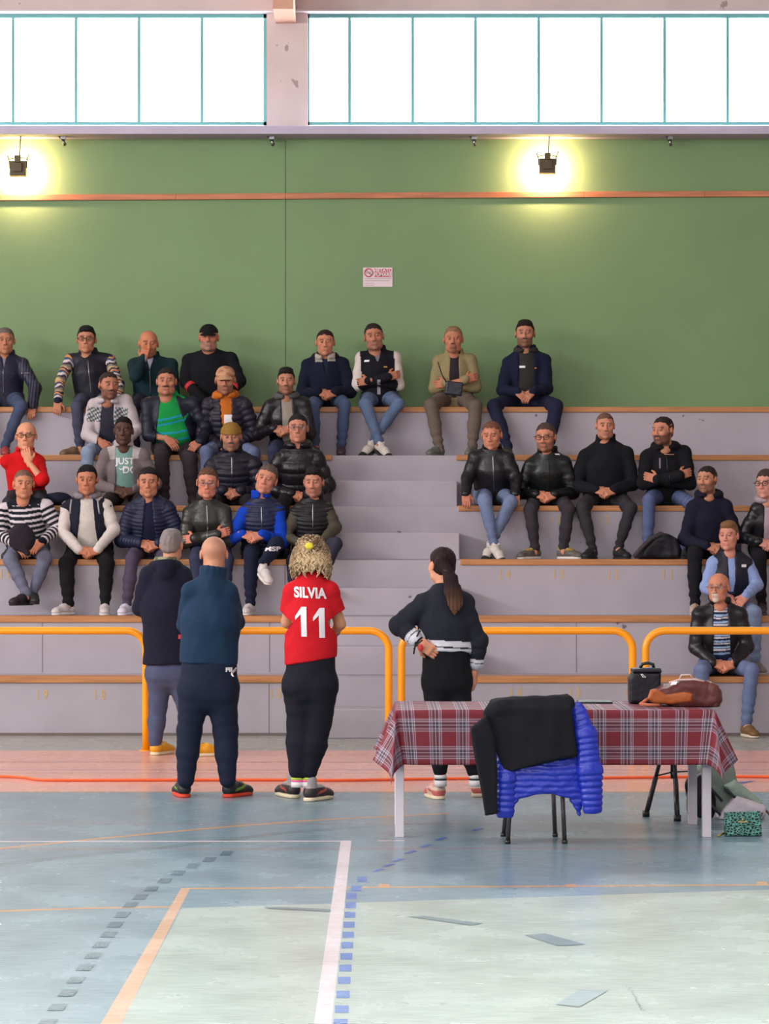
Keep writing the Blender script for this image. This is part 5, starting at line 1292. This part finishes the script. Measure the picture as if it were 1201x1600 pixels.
# table
TX0, TX1, TY0, TY1, TZ = .085, 1.858, 15.10, 15.93, .716
tb = empty('trestle_table', ((TX0+TX1)/2, (TY0+TY1)/2, 0), 'long white-legged table covered by the red tartan cloth', 'table')
M_TABLE = new_mat('white_laminate', (206, 198, 206), rough=.5)
mb = MB(); mb.box((TX0, TY0, TZ-.03), (TX1, TY1, TZ)); mb.build('tabletop', M_TABLE, tb, bevel=.003)
mb = MB(); mb.box((TX0+.05, TY0+.06, TZ-.09), (TX1-.05, TY0+.08, TZ-.03)); mb.box((TX0+.05, TY1-.08, TZ-.09), (TX1-.05, TY1-.06, TZ-.03)); mb.build('apron', M_TABLE, tb)
for X in (.098, 1.832):
    for Y in (15.20, 16.00-.12): mb = MB(); mb.box((X-.025, Y-.025, 0), (X+.025, Y+.025, TZ-.03)); mb.build('leg', M_TABLE, tb, bevel=.003)
# tartan cloth
M_TART = bpy.data.materials.new('tartan_cloth'); M_TART.use_nodes = True
nt = M_TART.node_tree; NN, LL = nt.nodes, nt.links; b_ = NN['Principled BSDF']; b_.inputs['Roughness'].default_value = .62; b_.inputs['Specular IOR Level'].default_value = .4
uvn = NN.new('ShaderNodeUVMap'); uvn.uv_map = 'UVMap'; sep = NN.new('ShaderNodeSeparateXYZ'); LL.new(uvn.outputs[0], sep.inputs[0])
RED, WHT, NVY, MAU, GRN = lin((112, 22, 36)), lin((206, 190, 202)), lin((26, 24, 46)), lin((112, 88, 104)), lin((66, 70, 70))
seq = [(0, RED), (.50, NVY), (.515, WHT), (.535, MAU), (.58, NVY), (.60, WHT), (.615, MAU), (.665, NVY), (.705, GRN), (.735, WHT), (.755, GRN), (.785, NVY), (.825, MAU), (.875, WHT), (.895, NVY), (.91, MAU), (.955, WHT), (.975, NVY), (.985, RED)]
def wv(ax):
    m = NN.new('ShaderNodeMath'); m.operation = 'MULTIPLY'; m.inputs[1].default_value = 1/.154; LL.new(sep.outputs[ax], m.inputs[0])
    f = NN.new('ShaderNodeMath'); f.operation = 'FRACT'; LL.new(m.outputs[0], f.inputs[0])
    r = NN.new('ShaderNodeValToRGB'); r.color_ramp.interpolation = 'CONSTANT'; e = r.color_ramp.elements
    while len(e) > 1: e.remove(e[-1])
    e[0].position = 0; e[0].color = (*seq[0][1], 1)
    for p, c in seq[1:]: q = e.new(p); q.color = (*c, 1)
    LL.new(f.outputs[0], r.inputs[0]); return r.outputs[0]
mx = NN.new('ShaderNodeMixRGB'); mx.inputs[0].default_value = .5; LL.new(wv(0), mx.inputs[1]); LL.new(wv(1), mx.inputs[2]); LL.new(mx.outputs[0], b_.inputs['Base Color'])
cx, cy = (TX0+TX1)/2, (TY0+TY1)/2; ha, hb, dr = (TX1-TX0)/2+.004, (TY1-TY0)/2+.004, .305
nu, nv = 190, 118
us = np.linspace(-ha-dr, ha+dr, nu); vs = np.linspace(-hb-dr, hb+dr, nv)
V = []; UV = []
for v in vs:
    for u in us:
        ox, oy = max(0, abs(u)-ha), max(0, abs(v)-hb); sx_, sy_ = (1 if u > 0 else -1), (1 if v > 0 else -1)
        bx, by = max(-ha, min(ha, u)), max(-hb, min(hb, v)); z = TZ+.006
        r = math.hypot(ox, oy)
        if r > 0:
            wav = .006*math.sin(u*14)*min(1, oy/.2)
            if ox > 0 and oy > 0:        # corner: the side is pushed out, the tip swings forward
                tt = math.atan2(oy, ox)/(math.pi/2); e1 = .5-.5*math.cos(math.pi*min(1, tt*2)); e2 = .5-.5*math.cos(math.pi*max(0, tt*2-1))
                hx_ = r*(.42*(1-e1)+.06*e1-.20*e2); hy_ = r*(.34*math.sin(math.pi*tt)**1.3+.05*tt)
            elif ox > 0: q_ = math.exp(-(hb-abs(v))/.22); hx_ = ox*(.10+.32*q_); hy_ = 0
            else: q_ = math.exp(-(ha-abs(u))/.12); hx_ = -oy*.14*q_; hy_ = oy*.05+wav
            ver = math.sqrt(max(0, r*r-hx_*hx_-hy_*hy_))
            x = bx+sx_*(hx_+.004*(ox > 0)); y = by+sy_*(hy_+.004*(oy > 0)); z -= ver
        else: x, y = bx, by; z += .0015*math.sin(u*9)*math.sin(v*11)
        V.append((cx+x, cy+y, z)); UV.append((u+.02, v))
Fq = np.array([(j*nu+i, j*nu+i+1, (j+1)*nu+i+1, (j+1)*nu+i) for j in range(nv-1) for i in range(nu-1)])
cl = mesh_obj('tablecloth', V, Fq, M_TART); uvl = cl.data.uv_layers.new(name='UVMap'); UV = np.array(UV)
uvl.data.foreach_set('uv', UV[Fq.ravel()].astype(np.float32).ravel())
so_ = cl.modifiers.new('thickness', 'SOLIDIFY'); so_.thickness = .0025; so_.offset = 1
tag(cl, 'red, black and white tartan cloth draped over the long table', 'tablecloth')

# chair with the clothes hung over its back
M_CHLEG = new_mat('dark_chrome', (96, 88, 88), rough=.3, metal=.8)
ch = empty('metal_chair', (.86, 15.05, 0), 'metal-legged chair in front of the table, almost hidden by a jacket and a sweater', 'chair')
for (x, Y, x2, Y2) in ((793, 14.86, 800, 14.90), (882, 14.87, 876, 14.90), (786, 15.23, 800, 15.20), (867, 15.22, 862, 15.20)):
    X, X2 = xat(x, Y), xat(x2, Y2); mb = MB(); mb.tube([(X, Y, 0), (X2, Y2, .45)], .0125, 12); l = mb.build('leg', M_CHLEG, ch, smooth=True)
    mb = MB(); mb.tube([(X, Y, 0), (X, Y, .02)], .016, 12); mb.build('foot_cap', M_PLASTIC, l, smooth=True)
fdm = Field(); fdm.box((.86, 15.06, .455), (.21, .20, .018), r=.015); solid('seat', fdm, .008, M_LEATHER, (40, 40, 46), ch)
fdm = Field(); fdm.box((.845, 14.88, .70), (.19, .014, .095), r=.013); solid('backrest', fdm, .008, M_LEATHER, (40, 40, 46), ch)
for X in (.68, 1.01): mb = MB(); mb.tube([(X, 14.90, .45), (X, 14.885, .78)], .0125, 10); mb.build('back_post', M_CHLEG, ch, smooth=True)
# blue padded jacket
YJ = 14.80
fj = Field()
cv = lambda P: -.03*np.clip((.72-P[..., 2])/.3, 0, 1)+.5*(P[..., 0]-.85)**2
poly_slab(fj, [(778, 1108), (830, 1098), (893, 1094), (908, 1120), (912, 1180), (915, 1235), (905, 1276), (897, 1262), (888, 1247), (862, 1240), (835, 1240), (812, 1246), (795, 1262), (785, 1200)], YJ, .075, cv)
fj.cut(at(0, 1278.5, YJ), (0, 0, 1))
M_BLUE = new_mat('blue_nylon', rough=.36, attr=True, noise=.05, nscale=30, bump=.25, bscale=45, spec=.6)
BLUE = (22, 44, 170)
def quilt(axis_t, per=.033, amp=.0075): return (np.abs(np.sin(math.pi*axis_t/per))**.5-.6)*amp
bj = solid('padded_jacket', fj, .006, M_BLUE, BLUE, None, lambda V, N: quilt(V[:, 2]+.012*folds(V, 3, 9, 3)+.05*np.abs(V[:, 0]-.86))+folds(V, 6, 30, 5)*.0055)
for P_, rr in (([at(901, 1108, YJ), at(914, 1150, YJ-.03), at(921, 1205, YJ-.05), at(925, 1262, YJ-.05)], (.044, .060, .066, .054)), ([at(789, 1165, YJ-.02), at(790, 1215, YJ-.05), at(789, 1270, YJ-.05)], (.048, .055, .050))):
    fsv = Field(); bs = []; o_ = 0
    for a, b, r0, r1 in zip(P_[:-1], P_[1:], rr[:-1], rr[1:]):
        fsv.cap(a, b, r0, r1, k=.012, flat=(np.array([0, 1., 0]), .6)); bs.append((a, b, r0, o_)); o_ += np.linalg.norm(b-a)
    fsv.cut(P_[-1]+norm(P_[-1]-P_[-2])*.03, P_[-2]-P_[-1])
    solid('sleeve', fsv, .006, M_BLUE, BLUE, bj, lambda V, N: quilt(bone_param(V, bs)[1]+.006*folds(V, 9, 12, 3), .034, .009)+folds(V, 7, 30, 4)*.004)
tag(bj, 'shiny cobalt blue padded jacket hung over the chair back', 'jacket')
# dark sweater over the jacket
fs = Field(); YS = 14.72
poly_slab(fs, [(757, 1138), (758, 1112), (768, 1096), (800, 1091), (888, 1087), (893, 1110), (901, 1181), (872, 1186), (845, 1192), (815, 1201), (799, 1207), (786, 1203), (775, 1175)], YS, .045, lambda P: .5*(P[..., 0]-.85)**2+np.clip(P[..., 2]-.76, 0, .1)*1.2)
fs.cap(at(778, 1106, YS+.02), at(886, 1098, YS+.06), .038, k=.03); fs.cap(at(778, 1102, YS+.14), at(884, 1098, YS+.16), .032, k=.06)
poly_slab(fs, [(736, 1138), (760, 1118), (772, 1150), (777, 1200), (779, 1272), (757, 1276), (750, 1225), (742, 1180)], YS-.01, .05, k=.008, rnd=.018)
dsw = solid('dark_sweater', fs, .0065, M_KNIT, (22, 22, 28), None, lambda V, N: folds(V, 8, 16, 5, .5)*.007)
tag(dsw, 'black sweater thrown over the blue jacket on the chair back', 'sweater')

# on the table: cool bag, backpack, folder
zt = TZ+.009
cb = empty('cool_bag', (xat(1007, 15.7), 15.7, zt), 'small upright black bag with a carry handle on the tartan cloth', 'bag')
c0 = at(1004, 1098, 15.72); c0[2] = zt
fc = Field(); poly_slab(fc, [(982, 1098), (981, 1060), (987, 1049), (1031, 1050), (1031, 1098)], 15.72, .15, rnd=.02); fc.cut((0, 0, zt), (0, 0, 1))
solid('bag_body', fc, .006, M_NYLON, (26, 25, 34), cb, lambda V, N: folds(V, 2, 20, 4)*.002)
fc = Field(); poly_slab(fc, [(986, 1050), (987, 1044), (1030, 1043), (1032, 1050)], 15.72, .165, rnd=.008); solid('lid', fc, .005, M_NYLON, (34, 33, 42), cb)
mb = MB(); mb.tube([at(1000, 1044, 15.72), at(1003, 1037.5, 15.72), at(1012, 1035.5, 15.72), at(1020, 1038, 15.72), at(1021, 1045, 15.72)], .010, 8); mb.build('handle', M_PLASTIC, cb, smooth=True)
mb = MB(); Yl = 15.72-.078; mb.tube([at(1001, 1053, Yl), at(1004, 1058, Yl), at(1009, 1058.5, Yl)], .0025, 6); mb.tube([at(1003, 1053, Yl), at(1006, 1056.5, Yl), at(1009, 1057.5, Yl)], .002, 6); mb.build('emblem', M_PRINT, cb, smooth=True)
bp = empty('backpack', (xat(1066, 15.45), 15.45, zt), 'maroon and rust-brown backpack lying on the table beside the black bag', 'backpack')
YBk = 15.48
fb = Field(); poly_slab(fb, [(1014, 1096), (1022, 1080), (1036, 1072), (1058, 1063), (1090, 1061), (1110, 1064), (1122, 1078), (1124, 1095), (1116, 1104), (1060, 1103)], YBk, .26, rnd=.045)
fb.cut((0, 0, zt), (0, 0, 1))
solid('bag_body', fb, .007, M_NYLON, (88, 44, 42), bp, lambda V, N: folds(V, 21, 26, 5)*.008)
fb = Field(); poly_slab(fb, [(1010, 1092), (1016, 1078), (1026, 1076), (1040, 1084), (1068, 1080), (1082, 1084), (1080, 1097), (1050, 1101), (1022, 1100)], YBk-.115, .05, rnd=.02); fb.cut((0, 0, zt), (0, 0, 1))
solid('front_pocket', fb, .006, M_NYLON, (160, 84, 40), bp, lambda V, N: folds(V, 22, 30, 4)*.003)
fb = Field(); fb.cap(at(1112, 1078, YBk-.1), at(1117, 1100, YBk-.1), .035, .030); fb.cap(at(1100, 1066, YBk-.08), at(1116, 1076, YBk-.1), .018, .02); fb.cut((0, 0, zt), (0, 0, 1)); solid('side_pouch', fb, .006, M_NYLON, (96, 54, 48), bp, lambda V, N: folds(V, 23, 50, 4)*.006)
mb = MB()
mb.tube([at(1045, 1067, YBk-.10), at(1060, 1062.5, YBk-.10), at(1085, 1062, YBk-.09), at(1100, 1065, YBk-.09)], .007, 6); mb.build('piping', flat_mat('pale_strap', (196, 168, 166)), bp, smooth=True)
mb = MB(); mb.tube([at(1060, 1065, YBk-.05), at(1064, 1055, YBk-.05), at(1078, 1054, YBk-.05), at(1082, 1062, YBk-.05)], .006, 6); mb.build('grab_loop', flat_mat('pale_strap', (196, 168, 166)), bp, smooth=True)
mb = MB(); mb.tube([at(1012, 1092, YBk-.12), at(1006, 1096, YBk-.13), at(1000, 1099.0, YBk-.13), at(1012, 1101.5, YBk-.16), at(1030, 1102.0, YBk-.16)], .010, 6); mb.build('strap', flat_mat('rust_strap', (176, 96, 62)), bp, smooth=True)
mb = MB(); Yq = YBk-.142
for (x, y) in ((1052, 1068),): mb.add([at(x-5, y+2.5, Yq+.006), at(x+4, y+1.5, Yq+.006), at(x+6, y-3.5, Yq+.02), at(x-3, y-2.5, Yq+.02)], [(0, 1, 2, 3)])
mb.build('name_patch', M_PRINT, bp)
fo = MB(); a = at(905, 1097, 15.75); fo.box((xat(903, 15.75), 15.66, zt), (xat(955, 15.75), 15.86, zt+.012)); fo = fo.build('folder', new_mat('folder_black', (30, 32, 38), rough=.4), bevel=.002)
tag(fo, 'thin black folder lying flat on the table behind the chair', 'folder')

# under and beside the table
tr = empty('tripod', (xat(1047, 16.5), 16.5, 0), 'black tripod standing behind the table under the hanging cloth', 'tripod')
hub = np.array([xat(1050, 16.45), 16.45, .62])
mb = MB(); mb.tube([hub+np.array([0, 0, -.05]), hub+np.array([0, 0, .04])], .03, 14); mb.build('hub', M_PLASTIC, tr, smooth=True)
mb = MB(); mb.tube([hub+np.array([0, 0, -.40]), hub], .012, 10); mb.build('centre_column', M_PLASTIC, tr, smooth=True)
for (x, y) in ((1009, 1276), (1058, 1283), (1101, 1262)):
    ft = np.array(G(x, y, .012)); d = ft-hub; k = hub+d*.66
    mb = MB(); mb.tube([hub+d*.02, k], .012, 10); mb.tube([k-d*.03, ft], .016, 10); l = mb.build('leg', M_PLASTIC, tr, smooth=True)
    mb = MB(); mb.tube([ft-np.array([0, 0, .012]), ft+np.array([0, 0, .025])], .022, 12); mb.build('rubber_foot', M_PLASTIC, l, smooth=True)
    mb = MB(); mb.tube([hub+np.array([0, 0, -.36]), hub+d*.62], .005, 8); mb.build('brace', M_PLASTIC, tr, smooth=True)
sb = empty('sports_backpack', (xat(1130, 16.3), 16.3, 0), 'sage green and pale grey backpack slumped on the floor behind the right table leg', 'backpack')
YG = 16.32
fg = Field(); poly_slab(fg, [(1082, 1200), (1108, 1180), (1140, 1192), (1146, 1215), (1168, 1240), (1150, 1262), (1130, 1275), (1108, 1262), (1092, 1240)], YG, .24, rnd=.05)
solid('bag_body', fg, .008, M_NYLON, (118, 130, 120), sb, lambda V, N: folds(V, 31, 14, 5)*.010)
fg = Field(); poly_slab(fg, [(1128, 1226), (1146, 1218), (1172, 1238), (1190, 1252), (1186, 1262), (1160, 1252), (1140, 1244)], YG-.10, .16, rnd=.04)
solid('top_flap', fg, .007, M_NYLON, (142, 158, 144), sb, lambda V, N: folds(V, 33, 16, 5)*.006)
fg = Field(); poly_slab(fg, [(1126, 1262), (1148, 1240), (1170, 1250), (1192, 1258), (1194, 1272), (1184, 1286), (1130, 1287), (1118, 1280)], YG-.10, .20, rnd=.04); fg.cut((0, 0, .002), (0, 0, 1))
solid('front_pocket', fg, .007, M_NYLON, (196, 186, 194), sb, lambda V, N: folds(V, 34, 18, 5)*.009)
fg = Field(); cc = at(1094, 1246, YG-.13)
fg.ell(cc, (.085, .03, .15), np.array([[math.cos(.35), 0, -math.sin(.35)], [0, 1, 0], [math.sin(.35), 0, math.cos(.35)]])); fg.cut((0, 0, .004), (0, 0, 1)); solid('mesh_panel', fg, .007, M_NYLON, (20, 21, 28), sb, lambda V, N: folds(V, 35, 40, 4)*.004)
mb = MB(); mb.tube([at(1094+18*math.cos(t)*1.1-8*math.sin(t), 1246+38*math.sin(t)+4*math.cos(t), YG-.15) for t in np.linspace(1.0, 4.6, 20)], .007, 6); mb.build('rim', flat_mat('pale_rim', (150, 160, 160)), sb, smooth=True)
for p in ([(1104, 1225), (1116, 1238), (1128, 1252)], [(1132, 1232), (1145, 1243), (1152, 1250)], [(1106, 1252), (1118, 1266), (1126, 1274)]):
    mb = MB(); mb.tube([at(x, y, YG-.17) for x, y in p], .009, 6); mb.build('strap', flat_mat('dark_strap', (34, 38, 44)), sb, smooth=True)
mb = MB(); mb.tube([np.array(G(1185, 1284, .03)), np.array(G(1196, 1279, .05)), np.array(G(1210, 1284, .012))], .009, 6); mb.build('handle', flat_mat('brown_strap', (110, 82, 78)), sb, smooth=True)
# teal leopard handbag
M_LEO = bpy.data.materials.new('teal_leopard'); M_LEO.use_nodes = True; nt = M_LEO.node_tree; b_ = nt.nodes['Principled BSDF']; b_.inputs['Roughness'].default_value = .45
tc = nt.nodes.new('ShaderNodeTexCoord'); mp = nt.nodes.new('ShaderNodeMapping'); mp.inputs['Scale'].default_value = (54, 54, 74); vo = nt.nodes.new('ShaderNodeTexVoronoi'); vo.feature = 'DISTANCE_TO_EDGE'; vo.inputs['Scale'].default_value = 1
rp = nt.nodes.new('ShaderNodeValToRGB'); e = rp.color_ramp.elements; e[0].position = .0; e[0].color = (*lin((104, 176, 160)), 1); e[1].position = .30; e[1].color = (*lin((14, 26, 30)), 1); q = e.new(.09); q.color = (*lin((86, 152, 138)), 1); q = e.new(.13); q.color = (*lin((16, 30, 34)), 1)
nt.links.new(tc.outputs['Object'], mp.inputs[0]); nt.links.new(mp.outputs[0], vo.inputs['Vector']); nt.links.new(vo.outputs['Distance'], rp.inputs[0]); nt.links.new(rp.outputs[0], b_.inputs['Base Color'])
hbg = empty('handbag', (xat(1160, 15.25), 15.25, 0), 'small teal and black leopard-print handbag standing on the floor', 'handbag')
YH = 15.26
fh = Field(); poly_slab(fh, [(1132, 1306), (1131, 1270), (1187, 1268), (1189, 1305)], YH, .08, rnd=.012); fh.cut((0, 0, 0), (0, 0, 1))
V, Q = fh.mesh(.005); mesh_obj('bag_body', V, Q, M_LEO, hbg)
fh = Field(); poly_slab(fh, [(1131, 1291), (1130, 1269), (1188, 1267), (1189, 1291)], YH-.042, .008, rnd=.003); V, Q = fh.mesh(.0035); mesh_obj('flap', V, Q, M_LEO, hbg)
M_GOLD = new_mat('gold', (206, 180, 120), rough=.3, metal=1)
mb = MB(); a = at(1160, 1284, YH-.05); mb.box((a[0]-.026, YH-.052, a[2]-.004), (a[0]+.026, YH-.046, a[2]+.004)); mb.tube([a+np.array([0, 0, .008]), a+np.array([0, 0, .022])], .004, 6); mb.build('clasp', M_GOLD, hbg)
mb = MB(); mb.tube([at(1131, 1302, YH-.02), at(1126, 1304, YH-.03), np.array(G(1121, 1308.5, .008))], .006, 6); mb.build('strap', M_GOLD, hbg, smooth=True)

# bags and jackets on the grandstand
kb = empty('black_backpack', (xat(1030, 24.2), 24.2, 1.0), 'black backpack slumped on the third bench beside the ripped jeans', 'backpack')
kb.location.z = 1.506
fk = Field(); Yk_ = 24.76; poly_slab(fk, [(996, 873), (1002, 856), (1022, 838), (1040, 834), (1056, 842), (1063, 858), (1062, 873), (1030, 876)], Yk_, .26, rnd=.05); fk.cut((0, 0, 1.508), (0, 0, 1))
solid('bag_body', fk, .009, M_NYLON, (20, 21, 30), kb, lambda V, N: folds(V, 41, 20, 5)*.010)
mb = MB(); mb.tube([at(990, 871, Yk_-.15), at(1000, 858, Yk_-.15), at(1016, 842, Yk_-.14), at(1032, 834, Yk_-.10), at(1040, 838, Yk_-.10)], .022, 8); mb.build('strap', flat_mat('grey_strap', (52, 46, 52)), kb, smooth=True)
fp = Field(); c_ = at(709, 607, 26.46); Rr = np.array([[math.cos(.12), 0, math.sin(.12)], [0, 1, 0], [-math.sin(.12), 0, math.cos(.12)]])
pb = empty('crossbody_pouch', tuple(c_), 'small black leather pouch hanging at the waist of the man in khaki', 'pouch')
fp.box(c_, (.085, .028, .068), Rr, r=.014); solid('pouch_body', fp, .005, M_LEATHER, (26, 26, 42), pb)
mb = MB(); mb.tube([at(697, 597, 26.45), at(690, 585, 26.42), at(684, 566, 26.62)], .006, 6); mb.build('strap', M_PLASTIC, pb, smooth=True)
ff = Field(); c_ = at(35, 842, 24.22); ff.ell(c_, (.115, .07, .13)); ff.ell(c_+np.array([-.02, .02, .05]), (.10, .08, .09)); ff.cap(c_+np.array([-.02, -.02, -.08]), c_+np.array([.05, -.04, -.13]), .03)
o = solid('folded_jacket', ff, .007, M_KNIT, (38, 32, 40), None, lambda V, N: folds(V, 51, 14, 5)*.010); tag(o, 'dark rolled jacket on the lap of the man in the striped sweater', 'jacket')
ff = Field(); c_ = at(92, 780, tierY(4)+.16); ff.ell(c_, (.13, .12, .07)); ff.ell(c_+np.array([-.08, 0, -.01]), (.10, .12, .06)); ff.cut((0, 0, 2.008), (0, 0, 1))
o = solid('folded_jacket', ff, .007, M_KNIT, (28, 32, 52), None, lambda V, N: folds(V, 52, 18, 5)*.010); tag(o, 'navy jacket bundled on the bench beside the man in red', 'jacket')
ln = empty('lanyard', tuple(at(655, 1000, 17.2)), 'black lanyard with a red key fob hanging at the ponytailed woman\'s waist', 'lanyard')
mb = MB(); Yn = 17.22; mb.tube([at(656, 985, Yn), at(650, 996, Yn), at(648, 1010, Yn), at(646, 1022, Yn)], .006, 6); mb.tube([at(660, 1000, Yn), at(652, 1006, Yn), at(646, 1014, Yn)], .005, 6); mb.build('strap', M_PLASTIC, ln, smooth=True)
ff = Field(); ff.ell(at(657, 1012, Yn), (.016, .01, .024)); solid('key_fob', ff, .004, M_RUBBER, (200, 40, 46), ln)
